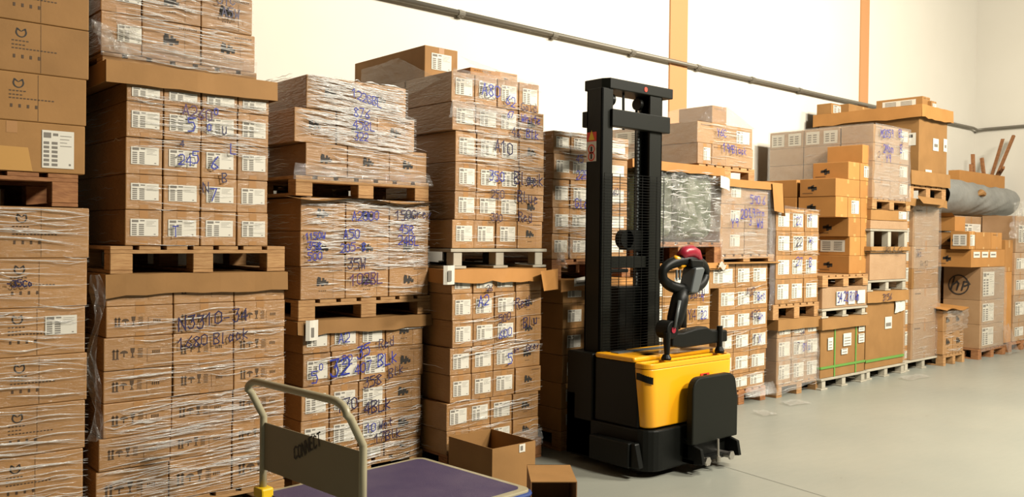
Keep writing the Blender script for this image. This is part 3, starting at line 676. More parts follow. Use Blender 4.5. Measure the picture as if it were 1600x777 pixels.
# =================================================================== stack 4 (behind the mast)
Y = 4.62
low = load('shaded load behind the stacker', Y, 878, [440, 475, 515, 556, 600, 640, 676], [878, 914, 985], ['L', 'L'], CARD, zbot=.145, lab=(-.3, .3, .27, .75))
wood_pallet(XX(876, 700, Y), XX(990, 690, Y), Y, Y + 1.15, 0, .143, 'shaded floor pallet beside the stacker wheels', WOOD)
zp = low[3] + .008
def fl(mb):
    a = P(850, 432, Y - .04)
    mb.face([P(872, 420, Y - .03), P(845, 424, Y - .12), P(850, 455, Y - .14), P(872, 452, Y - .05)], CARDO)
tray(XX(872, 432, Y), XX(990, 432, Y), Y - .03, Y + 1.2, zp, ZZ(880, 455, Y), zp + .002, 'orange cardboard tray with lifted corner flap behind the mast', CARDO, flap=fl)
Y2 = 4.72
zpt = ZZ(864, 406, Y2)
wood_pallet(XX(862, 412, Y2), XX(985, 412, Y2), Y2, Y2 + 1.15, zp + .003, zpt, 'raised pallet behind the stacker mast', WOODD)
up = load('raised load behind the mast', Y2, 864, [203, 239, 279, 324, 365, 405], [864, 891, 920, 981], ['L'] * 3, CARDW, zbot=zpt + .003, side=True)
def tent4(mb, rn):
    z = up[3]
    sheet(mb, (up[0] - .02, Y2 + .9, z - .15), (up[0] - .01, Y2 - .02, z - .13), (up[1], Y2 - .02, z - .06), (up[1], Y2 + .5, z + .03), amp=.02, seed=16, mat=SHEET, nrm=(-.3, -.3, 1))
    a = P(872, 395, Y2 - .05)
    for k in range(6):
        b = a + Vector((rn.uniform(-.05, .1), -.02, rn.uniform(-.1, .06)))
        sheet(mb, b, b + Vector((.08, -.03, -.04)), b + Vector((.07, .0, .06)), b + Vector((-.02, -.03, .07)), 5, 4, .012, seed=k + 30)
fo = film('stretch film round the raised load behind the mast', up[0], up[1], Y2 - .004, Y2 + 1.1, up[2], up[3], n=170, slope=-.03, seed=61, extra=tent4, band=[(ZZ(890, 370, Y2), ZZ(890, 290, Y2)), (up[2], up[3]), (ZZ(890, 240, Y2), up[3])])
scrawl(fo, [('22B', 898, 280, 13, BLUE), ('45', 898, 255, 12, BLUE), ('Gld', 896, 325, 14, BLUE), ('60', 955, 305, 10, NAVY)], Y2)
tgm = MB(); a = P(897, 448, Y - .05); tgm.face([a, a + Vector((.12, -.02, .01)), a + Vector((.125, -.01, .075)), a + Vector((.0, 0, .06))], PAPER)
tgm.face([a + Vector((.02, -.006, .02)), a + Vector((.10, -.02, .02)), a + Vector((.10, -.016, .05)), a + Vector((.02, -.002, .045))], INKG); tgm.build('hanging_tag', fo)

# =================================================================== stack 5 (green bundles)
Y = 4.85
low = load('floor load beneath the green bundles', Y, 1110, [422, 469, 506, 543, 635], [1003, 1038, 1073, 1110], ['L', 'L', 'L'], CARD, zbot=.145, lab=(-.05, .42, .22, .78))
wood_pallet(XX(1003, 640, Y), XX(1112, 630, Y), Y, Y + 1.1, 0, .143, 'floor pallet hidden behind the yellow stacker body', WOOD)
zp = low[3] + .008
tray(XX(996, 410, Y), XX(1134, 410, Y), Y - .03, Y + 1.1, zp, ZZ(1110, 420, Y), zp + .06, 'orange cardboard tray right behind the tiller handle', CARDO, sag=.006)
zpt = ZZ(1110, 379, Y)
wood_pallet(XX(998, 390, Y), XX(1128, 390, Y), Y, Y + 1.1, zp + .003, zpt, 'dark reddish pallet below the green bundles', WOODD)
ztb = ZZ(1100, 262, Y)
def bundle(px0, px1, label, seed):
    x0, x1 = XX(px0, 320, Y), XX(px1, 320, Y); z0, z1 = zpt + .003, ztb - .01
    rn = random.Random(seed); mb = MB()
    w, d, h = x1 - x0, 1.0, z1 - z0
    K = [(rn.uniform(3, 11), rn.uniform(3, 11), rn.uniform(0, 6)) for _ in range(7)]
    def sup(u, v):     # rounded box, creased
        th = 2 * math.pi * u; ph = math.pi * (v - .5)
        def s(a, e): return math.copysign(abs(a) ** e, a)
        e = .32
        X = s(math.cos(ph), e) * s(math.cos(th), e); Yv = s(math.cos(ph), e) * s(math.sin(th), e); Zv = s(math.sin(ph), e)
        c = sum(abs(math.sin(a * X * 2 + b * Zv * 2 + cc + Yv * a)) for a, b, cc in K) / 7
        k = 1 - .07 * c + rn.uniform(-.006, .006)
        return Vector(((x0 + x1) / 2 + X * w / 2 * k, Y + .5 + Yv * d / 2 * k, z0 + h / 2 + Zv * h / 2 * (1 if Zv < 0 else k)))
    mb.grid(sup, 72, 36, GREENB)
    o = mb.build('wrapped_bundle'); tag(o, label, 'bundle', 'film-wrapped green bundles'); return o
bundle(997, 1062, 'green film-wrapped bundle partly hidden by the mast', 1)
bundle(1063, 1123, 'green film-wrapped bundle beside the Y9 load, clear of the mast', 2)
tray(XX(984, 255, Y), XX(1128, 268, Y), Y - .03, Y + 1.1, ztb, ZZ(1120, 275, Y), ZZ(1120, 262, Y), 'long orange cardboard tray over the green bundles', CARDO, sag=.006)
def crinkle(mb, rn):
    x0, x1 = XX(997, 320, Y), XX(1124, 320, Y)
    sheet(mb, (x0, Y - .01, zpt - .05), (x1 + .02, Y - .01, zpt - .04), (x1 + .02, Y - .01, ztb - .05), (x0, Y - .01, ztb - .05), 40, 20, .03, seed=22, mat=SHEET)
    for k in range(10):
        b = P(rn.uniform(1035, 1118), rn.uniform(285, 360), Y - .03)
        sheet(mb, b, b + Vector((.10, -.03, -.02)), b + Vector((.07, .02, .14)), b + Vector((-.03, -.02, .12)), 5, 5, .016, seed=k + 50, mat=SHEET)
fo = film('glittering crumpled film over the green bundles', XX(997, 320, Y), XX(1123, 320, Y), Y - .02, Y + 1, zpt, ztb - .05, n=110, seed=71, extra=crinkle, th=(.002, .005), lenr=(.04, .2), sides=False)
fo = film('loose film on the load beneath the green bundles', low[0], low[1], Y, Y + 1, .7, low[3] - .1, n=14, seed=72, sides=False)
scrawl(fo, [('2Blu', 1076, 466, 14, NAVY, .1), ('Y4', 1072, 500, 16, NAVY), ('22', 1092, 498, 12, BLUE), ('9', 1092, 470, 12, BLUE)], Y)

# =================================================================== stack 6 (Y9 load and the load above it)
Y = 4.85
low = load('floor load right of the stacker', Y, 1120, [413, 451, 487, 521, 555, 590, 622], [[1110, 1150, 1174, 1200], [1123, 1150, 1174, 1200], [1122, 1150, 1174, 1200], [1120, 1147, 1172, 1199], [1119, 1146, 1171, 1197], [1118, 1145, 1169, 1195]], ['L', 'L', 'L'], CARDW, zbot=.145, lab=(-.38, .38, .22, .8))
wood_pallet(XX(1118, 640, Y), XX(1196, 625, Y), Y, Y + 1.15, 0, .143, 'floor pallet trailing torn film, right of the stacker', WOODD)
zpt = ZZ(1130, 398, Y)
o = MB(); o.box(XX(1118, 415, Y), XX(1213, 415, Y), Y - .04, Y + 1.15, low[3] + .002, low[3] + .016, CARD); o = o.build('cardboard_sheet'); tag(o, 'cardboard sheet with torn white paper under the Y9 load pallet', 'cardboard sheet')
tp_ = MB(); a = P(1122, 420, Y - .05); tp_.grid(lambda u, v: a + Vector((u * .11, -.02 * v, v * .05 + .02 * math.sin(u * 6))), 5, 3, PAPER); tp_.build('paper_tag', o)
wood_pallet(XX(1120, 405, Y), XX(1210, 405, Y), Y, Y + 1.15, low[3] + .02, zpt, 'wooden pallet carrying the Y9 load')
ztb = ZZ(1125, 279, Y)
up = load('Y9 load', Y, 1125, [284, 318, 356, 397], [1126, 1164, 1200], ['L', 'P'], CARDG, zbot=zpt + .003, ztop=ztb - .01, lab=(-.1, .3, .3, .75))
def fl6(mb):
    a = P(1199, 283, Y - .04)
    x = XX(1216, 285, Y)
    mb.face([(x, Y - .05, ztb), (x + .02, Y + .5, ztb), (x + .05, Y + .5, ztb - .33), (x + .03, Y - .07, ztb - .33)], CARDO)
    mb.face([(x - .18, Y - .045, ztb), (x, Y - .05, ztb), (x + .0, Y - .07, ztb - .3), (x - .16, Y - .06, ztb - .28)], CARDO)
tray(XX(1122, 285, Y), XX(1214, 288, Y), Y - .03, Y + 1.2, ztb, ZZ(1127, 291, Y), ztb + .004, 'orange tray with long hanging flap over the Y9 load', CARDO, sag=.004, flap=fl6)
tgm = MB(); a = P(1123, 293, Y - .05); tgm.grid(lambda u, v: a + Vector((u * .14, -.02 - .02 * math.sin(u * 3), v * .11 - .03 * u)), 4, 4, PAPER)
def haz6(mb, rn):
    sheet(mb, (up[0] - .02, Y - .02, up[2] - .05), (up[1] + .06, Y - .02, up[2] - .03), (up[1] + .04, Y - .02, up[3] - .05), (up[0], Y - .02, up[3] - .05), 24, 12, .015, seed=24, mat=SHEET)
    sheet(mb, (up[1] + .05, Y, .9), (up[1] + .12, Y - .02, .85), (up[1] + .10, Y - .02, up[3] - .2), (up[1] + .03, Y, up[3] - .1), 6, 16, .02, seed=25, mat=SHEET, nrm=(1, 0, 0))
fo = film('hazy stretch film written in blue round the Y9 load', up[0], up[1], Y - .006, Y + 1.1, up[2] - .03, up[3] - .06, n=50, seed=81, extra=haz6)
tgm.build('hanging_tag', fo)
scrawl(fo, [('590 6', 1170, 318, 13, BLUE, -.05), ('Y9', 1140, 357, 14, BLUE, .15), ('2019', 1155, 342, 14, BLUE, .1), ('3', 1168, 352, 12, BLUE), ('Prm', 1180, 338, 10, BLUE), ('Wd', 1180, 356, 14, BLUE, .1)], Y - .018)
def torn(mb, rn):
    for k in range(8):
        b = P(1165 + k * 5, 622 - k * 1, Y - .05); b.z = max(.01, b.z)
        sheet(mb, b, b + Vector((.10, -.05, -.0)), b + Vector((.08, .0, .12)), b + Vector((-.02, -.01, .10)), 5, 4, .01, seed=k + 70)
fo = film('stretch film with torn skirt round the load right of the stacker', low[0] + .02, low[1], Y - .002, Y + 1.1, .03, low[3] - .05, n=70, seed=82, extra=torn, slope=.08)
scrawl(fo, [('AU2', 1164, 462, 11, NAVY), ('Bed', 1181, 468, 11, BLUE), ('402', 1170, 499, 13, NAVY), ('Wh', 1183, 500, 10, BLUE), ('1', 1175, 537, 14, NAVY), ('Xx', 1183, 536, 12, BLUE)], Y)
Yt = 5.0; xo = XX(1100, 280, Yt)
zt0 = ztb + .003; zt1 = ZZ(1177, 265, Yt)
wood_pallet(XX(1092, 270, Yt), XX(1179, 270, Yt), Yt, Yt + 1.1, zt0, zt1, 'highest pallet right of the mast, under the Y6C cartons')
tl = load('Y6C load right of the mast', Yt, 1090, [188, 222, 257], [[1090, 1134, 1177], [1090, 1112, 1134, 1177]], [['P', 'L'], ['L', 'P', 'P']], CARDG, zbot=zt1 + .003, lab=(-.1, .38, .2, .8), D=1.1, side=True, sidestyle='Ns')
carton(XX(1113, 180, 5.2), XX(1136, 180, 5.2), 5.2, 5.62, tl[3], ZZ(1113, 164, 5.2), 'P', 'single carton crowning the Y6C load under film', 'single cartons on top of loads', CARD)
def tent6(mb, rn):
    z = tl[3]; ap = ZZ(1113, 164, 5.2) + .01
    a0 = Vector((tl[0] - .02, 6.05, z - .02)); a1 = Vector((tl[0] - .01, Yt - .01, z)); 
    p0 = Vector((XX(1113, 170, 5.2), 5.6, ap)); p1 = Vector((XX(1113, 170, 5.2), 5.2, ap)); p2 = Vector((XX(1136, 170, 5.2), 5.2, ap))
    sheet(mb, a0, a1, p1, p0, 10, 8, .012, seed=27, mat=HAZE, nrm=(-.5, 0, .5))
    sheet(mb, a1, (tl[1] + .01, Yt - .01, z), p2, p1, 12, 6, .012, seed=28, mat=SHEET, nrm=(0, -.5, .5))
    sheet(mb, (tl[1] + .01, Yt - .01, z), (tl[1] + .01, 6.0, z), (XX(1136, 170, 5.2), 5.6, ap), p2, 8, 6, .012, seed=29, mat=SHEET, nrm=(.5, 0, .5))
    sheet(mb, (tl[0] - .016, 6.05, tl[2]), (tl[0] - .016, Yt, tl[2]), a1, a0, 14, 8, .01, seed=35, mat=HAZE, nrm=(-1, 0, 0))
fo = film('tent of stretch film over the Y6C load', tl[0], tl[1], Yt, Yt + 1.0, tl[2], tl[3], n=26, seed=83, extra=tent6, sides=False)
scrawl(fo, [('Y6C', 1118, 212, 12, BLUE, -.05), ('199', 1127, 237, 13, BLUE, -.05), ('Black', 1142, 239, 11, BLUE, -.03)], Yt - .01)

# =================================================================== stack 7
Y = 4.82
low = load('bottom load with film skirt, stack seven', Y, 1213, [502, 530, 566, 602, 624], [1214, 1237, 1258, 1280], ['L', 'L', 'L'], CARDG, zbot=.145, lab=(-.36, .38, .2, .82))
wood_pallet(XX(1213, 625, Y), XX(1282, 612, Y), Y, Y + 1.15, 0, .143, 'film-covered floor pallet, stack left of the green-strapped carton', WOOD)
zp = low[3] + .008
tray(XX(1212, 500, Y), XX(1283, 492, Y), Y - .03, Y + 1.2, zp, ZZ(1213, 517, Y), zp + .004, 'cardboard tray between two labelled loads, left of green-strapped carton', CARD, sag=.004)
zpt = ZZ(1210, 477, Y)
wood_pallet(XX(1208, 485, Y), XX(1280, 485, Y), Y, Y + 1.15, zp + .003, zpt, 'raised wooden pallet directly above that narrow tray, stack seven')
up = load('tidy labelled load left of orange pile', Y, 1212, [325, 361, 399, 437, 476], [1213, 1236, 1257, 1279], ['L', 'L', 'L'], CARDW, zbot=zpt + .003, lab=(-.38, .38, .2, .8))
def skirt(mb, rn):
    sheet(mb, (low[0] - .02, Y - .03, .03), (low[1] + .01, Y - .03, .12), (low[1] + .01, Y - .018, .62), (low[0] - .01, Y - .018, .60), 18, 12, .014, seed=33, mat=HAZE)
    sheet(mb, (low[0] - .02, Y + 1.1, .05), (low[0] - .02, Y - .02, .03), (low[0] - .015, Y - .018, .75), (low[0] - .015, Y + 1.1, .75), 12, 10, .012, seed=34, mat=HAZE, nrm=(-1, 0, 0))
fo = film('hazy film skirt round the bottom load, stack seven', low[0], low[1], Y - .004, Y + 1.1, .03, low[3] - .08, n=40, seed=91, extra=skirt)
scrawl(fo, [('Sw', 1248, 522, 10, NAVY), ('Blu', 1252, 548, 11, BLUE), ('7', 1243, 548, 12, NAVY)], Y)
def cap7(mb, rn):
    sheet(mb, (up[0], Y - .012, up[3] - .05), (up[1], Y - .012, up[3] - .05), (up[1] - .05, Y + .1, up[3] + .015), (up[0] + .05, Y + .1, up[3] + .05), 14, 5, .01, seed=36, mat=SHEET)
fo = film('stretch film round the tidy labelled load, stack seven', up[0], up[1], Y - .002, Y + 1.1, up[2], up[3], n=46, seed=92, extra=cap7)
scrawl(fo, [('22', 1242, 352, 12, BLUE), ('6', 1262, 345, 10, BLUE), ('22', 1242, 384, 13, NAVY), ('ws', 1262, 380, 10, BLUE), ('27', 1242, 416, 13, BLUE), ('B', 1262, 416, 13, BLUE)], Y)

# =================================================================== stack 8: strapped carton, orange pile
Y = 4.78
x0, x1 = XX(1282, 560, Y), XX(1351, 560, Y)
grey_pallet(x0 - .01, x1 + .02, Y - .02, Y + 1.1, 0, .12, 'thin grey floor pallet under the green-strapped carton', mat=GREYP)
zl = ZZ(1282, 500, Y)
o = carton(x0, x1, Y, Y + 1.08, .122, zl, 'N', 'large carton with crossed green straps, on a thin grey pallet', None, CARD)
oo = o.location
d = MB(); xw = x1 - x0; hh = zl - .122; yf = -1.08 / 2 - .001
for fx in (-.20, .28):
    d.box(fx * xw - .012, fx * xw + .012, yf - .004, yf, 0, hh - .03, GSTRAP)
d.box(-xw / 2 - .002, xw / 2 + .002, yf - .006, yf, .10, .125, GSTRAP); d.box(-xw / 2 - .005, -xw / 2, yf, .5, .10, .125, GSTRAP)
d.build('green_strap', o)
l2 = MB()
for a, b, c, e in ((-.36, -.25, .47, .68), (-.02, .16, .50, .72), (-.06, .08, .36, .46), (.33, .47, .72, .90), (.33, .47, .52, .68)):
    l2.face([(a * xw, yf - .008, c * hh), (b * xw, yf - .008, c * hh), (b * xw, yf - .008, e * hh), (a * xw, yf - .008, e * hh)], PAPER)
    for k in range(3): l2.face([((a + .02) * xw, yf - .009, (c + .03 + k * .05) * hh), ((b - .02) * xw, yf - .009, (c + .03 + k * .05) * hh), ((b - .02) * xw, yf - .009, (c + .045 + k * .05) * hh), ((a + .02) * xw, yf - .009, (c + .045 + k * .05) * hh)], INKG) if c + .05 + k * .05 < e else None
l2.build('shipping_label', o)
tray(x0 - .03, x1 + .03, Y - .03, Y + 1.12, zl + .008, ZZ(1282, 516, Y), zl + .01, 'cardboard lid on the green-strapped carton', CARD, sag=.003)
z1 = ZZ(1282, 484, Y)
grey_pallet(x0, x1 + .03, Y - .01, Y + 1.08, zl + .012, z1, 'thin grey pallet stacked on the green-strapped carton')
z2 = ZZ(1284, 450, Y)
o = carton(x0 + .02, x1 + .04, Y, Y + 1.05, z1 + .003, z2, 'N', 'low wide carton, blue writing over white labels, below orange pile', None, CARDG)
m = MB()
for a, b in ((-.22, -.02), (.05, .2), (.26, .44)): m.face([(a * xw, -.533, .03), (b * xw, -.533, .03), (b * xw, -.533, .18), (a * xw, -.533, .18)], PAPER)
m.build('shipping_label', o)
m = MB(); write(m, '54 22 RiOm', (-.2 * xw, -.54, .07), (.62, 0, 0), (0, 0, 1), .10, BLUE, .01); m.build('marker_writing', o)
z3 = ZZ(1284, 431, Y)
wood_pallet(x0, x1 + .03, Y - .01, Y + 1.08, z2 + .003, z3, 'wooden pallet carrying the pile of orange cartons')
g = 'orange-brown cartons piled loose'
S = [430, 400, 370, 340, 308, 280, 252, 222]; zo = [z3 + .003] + [ZZ(1326, v, 4.85) for v in S[1:]]
Yo = 4.85
def ob(row, pa, pb, d, lab_, y0=Yo, st='O', lb=None):
    yy = (S[row] + S[row + 1]) / 2
    return carton(XX(pa, yy, y0), XX(pb, yy, y0), y0, y0 + d, zo[row], zo[row + 1], st, lab_, g, CARDO, lab=lb)
ob(0, 1327, 1361, .40, 'orange carton at the bottom of the orange pile'); ob(1, 1328, 1345, .42, 'orange carton with edge label, second layer of orange pile', st='Os'); ob(1, 1345.3, 1361, .40, 'narrow orange carton right of the edge-labelled one, second layer')
ob(2, 1326, 1345, .40, 'orange carton with black stamp, third layer of orange pile'); ob(2, 1345.3, 1361, .4, 'small bright orange carton, third layer right, orange pile')
ob(3, 1306, 1325, .46, 'orange carton overhanging left, fourth layer of orange pile'); ob(3, 1325.3, 1345, .4, 'orange carton with white upright label, fourth layer of pile', st='Ol', lb=(-.25, .35, .2, .85)); ob(3, 1345.3, 1364, .4, 'plain orange carton, fourth layer right, orange pile')
ob(4, 1306, 1344, .44, 'wide stamped orange carton, fifth layer of orange pile'); ob(4, 1344.5, 1365, .4, 'orange carton, fifth layer right, orange pile')
ob(5, 1326, 1344, .44, 'stamped orange carton, sixth layer, under the sloping top one'); ob(5, 1344.5, 1366, .4, 'orange carton with square white label, sixth layer right of pile', st='Ol', lb=(-.25, .4, .2, .85))
ob(6, 1348, 1367, .44, 'topmost unmarked carton of the orange pile', st='N')
bx = XX(1306, 320, Yo)
for r_, nm in ((0, 'plain orange carton hidden low behind the orange pile'), (1, 'orange carton behind the second layer of orange pile'), (2, 'orange carton behind the third layer of orange pile'), (3, 'orange carton behind the fourth layer of orange pile'), (4, 'stamped orange carton set back at left of orange pile')):
    carton(bx, bx + .45, Yo + .48, Yo + .95, zo[r_], zo[r_ + 1], 'O', nm, g, CARDO)
for r_ in (0, 1, 2):
    pass

# =================================================================== stack 9
Y = 4.8
x0, x1 = XX(1353, 520, Y), XX(1412, 520, Y)
grey_pallet(x0 - .01, x1 + .04, Y - .02, Y + 1.1, 0, .12, 'thin grey floor pallet under the tall 3156 carton')
zl = ZZ(1353, 458, Y)
o = carton(x0, x1, Y, Y + 1.08, .122, zl, 'N', 'tall carton banded low in green, white paper stuck near top', None, CARD)
xw = x1 - x0; hh = zl - .122
d = MB(); d.box(-xw / 2 - .003, xw / 2 + .003, yf - .006, yf, .08, .11, GSTRAP); d.build('green_strap', o)
l2 = MB(); l2.face([(-.02 * xw, yf - .003, .5 * hh), (.16 * xw, yf - .003, .5 * hh), (.16 * xw, yf - .003, .66 * hh), (-.02 * xw, yf - .003, .66 * hh)], PAPER)
l2.face([(.0 * xw, yf - .004, .53 * hh), (.14 * xw, yf - .004, .53 * hh), (.14 * xw, yf - .004, .58 * hh), (.0 * xw, yf - .004, .58 * hh)], INKG)
l2.grid(lambda u, v: Vector(((.22 + .26 * u) * xw, yf - .008 - .012 * abs(math.sin(u * 7 + v * 4)), (.70 + .26 * v + .03 * u) * hh)), 8, 8, PAPER)
l2.build('shipping_label', o)
lid = tray(x0 - .04, x1 + .05, Y - .03, Y + 1.12, zl + .008, ZZ(1353, 474, Y), zl + .01, 'cardboard lid marked 3156 on the tall green-banded carton', CARD, sag=.003)
m = MB(); write(m, '3156', (x0 + .32, Y - .042, ZZ(1353, 471, Y) + .0), (1, 0, 0), (0, 0, 1), .07, NAVY, .008); m.build('marker_writing', lid)
z1 = ZZ(1357, 439, Y)
grey_pallet(x0, x1 + .06, Y - .01, Y + 1.08, zl + .012, z1, 'thin grey pallet on the 3156 lid, film snagged on it')
z2 = ZZ(1360, 395, Y)
o = carton(x0 + .07, x1 + .03, Y, Y + 1.0, z1 + .003, z2, 'N', 'pale film-wrapped carton between two thin grey pallets', None, CARDG)
t9 = tray(x0 + .03, x1 + .07, Y - .03, Y + 1.05, z2 + .008, ZZ(1360, 392, Y), z2 + .07, 'shallow tray with pencilled capitals on the pale wrapped carton', CARD, sag=.003)
m = MB(); write(m, 'URN,A,62', (x0 + .32, Y - .045, z2 - .0), (1, 0, 0), (0, 0, 1), .07, INK, .007); m.build('marker_writing', t9)
z3 = ZZ(1362, 358, Y)
grey_pallet(x0 + .05, x1 + .09, Y - .01, Y + 1.05, z2 + .012, z3, 'thin grey pallet on the pencilled tray')
z4 = ZZ(1362, 344, Y); z5 = ZZ(1363, 327, Y)
carton(x0 + .07, x1 + .07, Y, Y + 1, z3 + .003, z4, 'N', 'flat pale carton lying on the upper thin grey pallet', None, CARDG)
carton(x0 + .08, x1 + .05, Y, Y + 1, z4 + .002, z5, 'Nl', 'flat carton with white corner label under wooden pallet', None, CARD, lab=(.25, .47, .2, .95))
z6 = ZZ(1365, 309, Y)
wood_pallet(x0 + .08, x1 + .1, Y - .01, Y + 1.2, z5 + .003, z6, 'wooden pallet under the broad hazy-wrapped load')
up = load('broad hazy-wrapped load', Y, 1364, [193, 222, 251, 280, 309], [1364, 1392, 1420], [['P', 'L'], ['P', 'L'], ['P', 'L'], ['P', 'L']], CARDG, zbot=z6 + .003, D=1.35, fd=.4, nd=2, side=True, sidestyle='N', lab=(.0, .42, .3, .9))
for o in list(SC.objects):
    if o.get('group') == 'cartons broad hazy-wrapped load' and 'top row' in o['label'] and 'left side' in o['label']:
        dm = o.dimensions; lm = MB(); wv = up[0] + .02
        ww = abs(o.data.vertices[0].co.x); dd = abs(o.data.vertices[0].co.y); h = max(v.co.z for v in o.data.vertices)
        for cy in (dd * .5, -dd * .5):
            e_ = dd * .38
            lm.face([(-ww - .003, cy + e_, h * .12), (-ww - .003, cy - e_, h * .12), (-ww - .003, cy - e_, h * .85), (-ww - .003, cy + e_, h * .85)], PAPER)
            for i in range(4):
                for j in range(2):
                    ya = cy + e_ * (.75 - j * .8); za = h * (.62 - i * .13)
                    lm.face([(-ww - .004, ya, za), (-ww - .004, ya - e_ * .55, za), (-ww - .004, ya - e_ * .55, za + h * .07), (-ww - .004, ya, za + h * .07)], INKG)
        lm.build('shipping_label', o)
def haz9(mb, rn):
    xs = up[0] - .018
    sheet(mb, (xs, Y + 1.37, up[2]), (xs, Y - .01, up[2]), (xs, Y - .01, up[3] + .01), (xs, Y + 1.37, up[3] + .01), 20, 14, .014, seed=44, mat=HAZE, nrm=(-1, 0, 0))
    sheet(mb, (up[0], Y - .02, up[2] - .02), (up[1] + .01, Y - .02, up[2] - .02), (up[1] + .01, Y - .02, up[3] + .01), (up[0], Y - .02, up[3] + .01), 16, 14, .014, seed=45, mat=HAZE)
fo = film('hazy grey film wrapped round the broad load', up[0], up[1], Y - .005, Y + 1.3, up[2], up[3], n=50, seed=93, extra=haz9)
scrawl(fo, [('M2059', 1374, 214, 12, BLUE), ('BL', 1402, 214, 12, BLUE), ('2Mom', 1378, 238, 12, BLUE), ('Bx', 1404, 238, 12, BLUE), ('Y9', 1382, 254, 12, BLUE), ('2', 1370, 246, 9, NAVY), ('6', 1406, 226, 9, NAVY)], Y - .018)

# =================================================================== stack 10: wrapped column and the huge carton
Y = 4.82
grey_pallet(XX(1411, 580, Y), XX(1470, 575, Y), Y - .02, Y + 1.1, 0, .125, 'thin grey floor pallet under the tall wrapped column')
g = 'narrow labelled cartons on the left edge of the tall column'
cl = [ZZ(1413, v, Y + .05) for v in (318, 350, 383, 412, 445, 478, 512, 545, 583)]; cl[-1] = .127
for i in range(8):
    carton(XX(1411, 450, Y + .05), XX(1424.5, 450, Y + .05), Y + .05, Y + .6, cl[i + 1], cl[i], 'L', 'narrow labelled carton, %s one up the left edge of tall column' % ['lowest', 'second', 'third', 'fourth', 'fifth', 'sixth', 'seventh', 'highest'][7 - i], g, CARDG, lab=(-.2, .42, .15, .8))
cc = [ZZ(1425, v, Y) for v in (319, 385, 420, 452, 507, 568)]; cc[-1] = .127
for i, nm in enumerate(('long creased carton, topmost in the tall wrapped column', 'pale scribbled carton, second down the tall wrapped column', 'orange-brown carton with small black stamp, tall column middle', 'large pale carton, second from the floor in tall column', 'large pale carton at the floor of the tall column')):
    carton(XX(1425, 450, Y), XX(1466, 450, Y), Y, Y + 1.0, cc[i + 1], cc[i], 'P', nm, 'large cartons in the tall wrapped column', CARDG if i != 2 else CARD)
fo = film('brownish film round the tall wrapped column', XX(1425, 450, Y), XX(1466, 450, Y), Y - .004, Y + 1, .13, cc[0], n=60, seed=94, extra=lambda mb, rn: sheet(mb, (XX(1425, 450, Y), Y - .02, .13), (XX(1467, 450, Y), Y - .02, .13), (XX(1467, 450, Y), Y - .02, cc[0]), (XX(1425, 450, Y), Y - .02, cc[0]), 10, 40, .01, seed=46, mat=SHEET))
scrawl(fo, [('Wax', 1431, 402, 11, NAVY), ('0k 12', 1436, 416, 8, INK)], Y)
z0 = cc[0]; z1 = ZZ(1425, 306, Y)
def fl10(mb):
    a = P(1434, 306, Y - .03)
    mb.face([P(1433, 306, Y - .03), P(1476, 312, Y - .03), P(1474, 321, Y - .16), P(1443, 318, Y - .18)], CARD)
tray(XX(1411, 310, Y), XX(1476, 316, Y), Y - .03, Y + 1.3, z0 + .01, z0 - .02, z0 + .07, 'torn cardboard tray with drooping front flap on the tall column', CARD, flap=fl10)
zq = ZZ(1422, 288, Y)
wood_pallet(XX(1421, 300, Y), XX(1478, 300, Y), Y, Y + 1.3, z0 + .014, zq, 'wooden pallet high up under the giant carton')
zr = ZZ(1424, 270, Y)
tray(XX(1420, 280, Y), XX(1481, 280, Y), Y - .03, Y + 1.38, zq + .008, zq - .0, zr + .03, 'cardboard tray seated under the giant carton', CARD, sag=.004)
xg0, xg1 = XX(1436, 230, Y), XX(1480, 230, Y)
zg = ZZ(1437, 165, Y)
o = carton(xg0, xg1, Y, Y + 1.36, zq + .012, zg, 'N', 'giant plain carton standing at the far end, highest of all stacks', None, CARD)
l2 = MB(); xw = xg1 - xg0; hh = zg - zq - .012; yf = -1.36 / 2 - .002
for a, b, c, e in ((-.02, .18, .46, .62), (.36, .49, .47, .64), (-.27, -.05, .06, .2)):
    l2.face([(a * xw, yf, c * hh), (b * xw, yf, c * hh), (b * xw, yf, e * hh), (a * xw, yf, e * hh)], PAPER); l2.face([((a + .04) * xw, yf - .001, (c + .05) * hh), ((b - .03) * xw, yf - .001, (c + .05) * hh), ((b - .03) * xw, yf - .001, (c + .09) * hh), ((a + .04) * xw, yf - .001, (c + .09) * hh)], INKG)
xs = -xw / 2 - .002
l2.face([(xs, -.36, .50 * hh), (xs, -.64, .50 * hh), (xs, -.64, .66 * hh), (xs, -.36, .66 * hh)], PAPER); l2.face([(xs - .001, -.42, .60 * hh), (xs - .001, -.60, .60 * hh), (xs - .001, -.60, .64 * hh), (xs - .001, -.42, .64 * hh)], INK)
l2.build('shipping_label', o)
tray(xg0 - .05, xg1 + .05, Y - .05, Y + 1.42, zg + .008, ZZ(1437, 181, Y) - .02, zg + .012, 'orange-brown lid on the giant carton, its corner torn open', CARDO, sag=.012)
g = 'small cartons lying on the giant carton lid'
z = zg + .012
def tc(pxa, pxb, y0, d, h, lb, st='P', lab=None, mt=CARD):
    carton(XX(pxa, 150, y0), XX(pxb, 150, y0), y0, y0 + d, z, z + h, st, lb, g, mt, lab=lab)
tc(1442, 1454, 4.95, .62, .17, 'long stamped carton at the near end of the giant lid', 'Ps')
tc(1456, 1464, 4.9, .12, .12, 'tiny white-labelled carton at the far right lid corner', 'L')
tc(1327, 1371, 5.86, .3, .15, 'orange carton with two taped labels, back of the giant lid', 'O')
carton(XX(1300, 155, 6.03) - .1, XX(1321, 155, 6.03), 5.98, 6.2, z, z + .145, 'Lx', 'small labelled carton at the far back edge of the giant lid', g, CARD, lab=(-.4, .4, .1, .85))
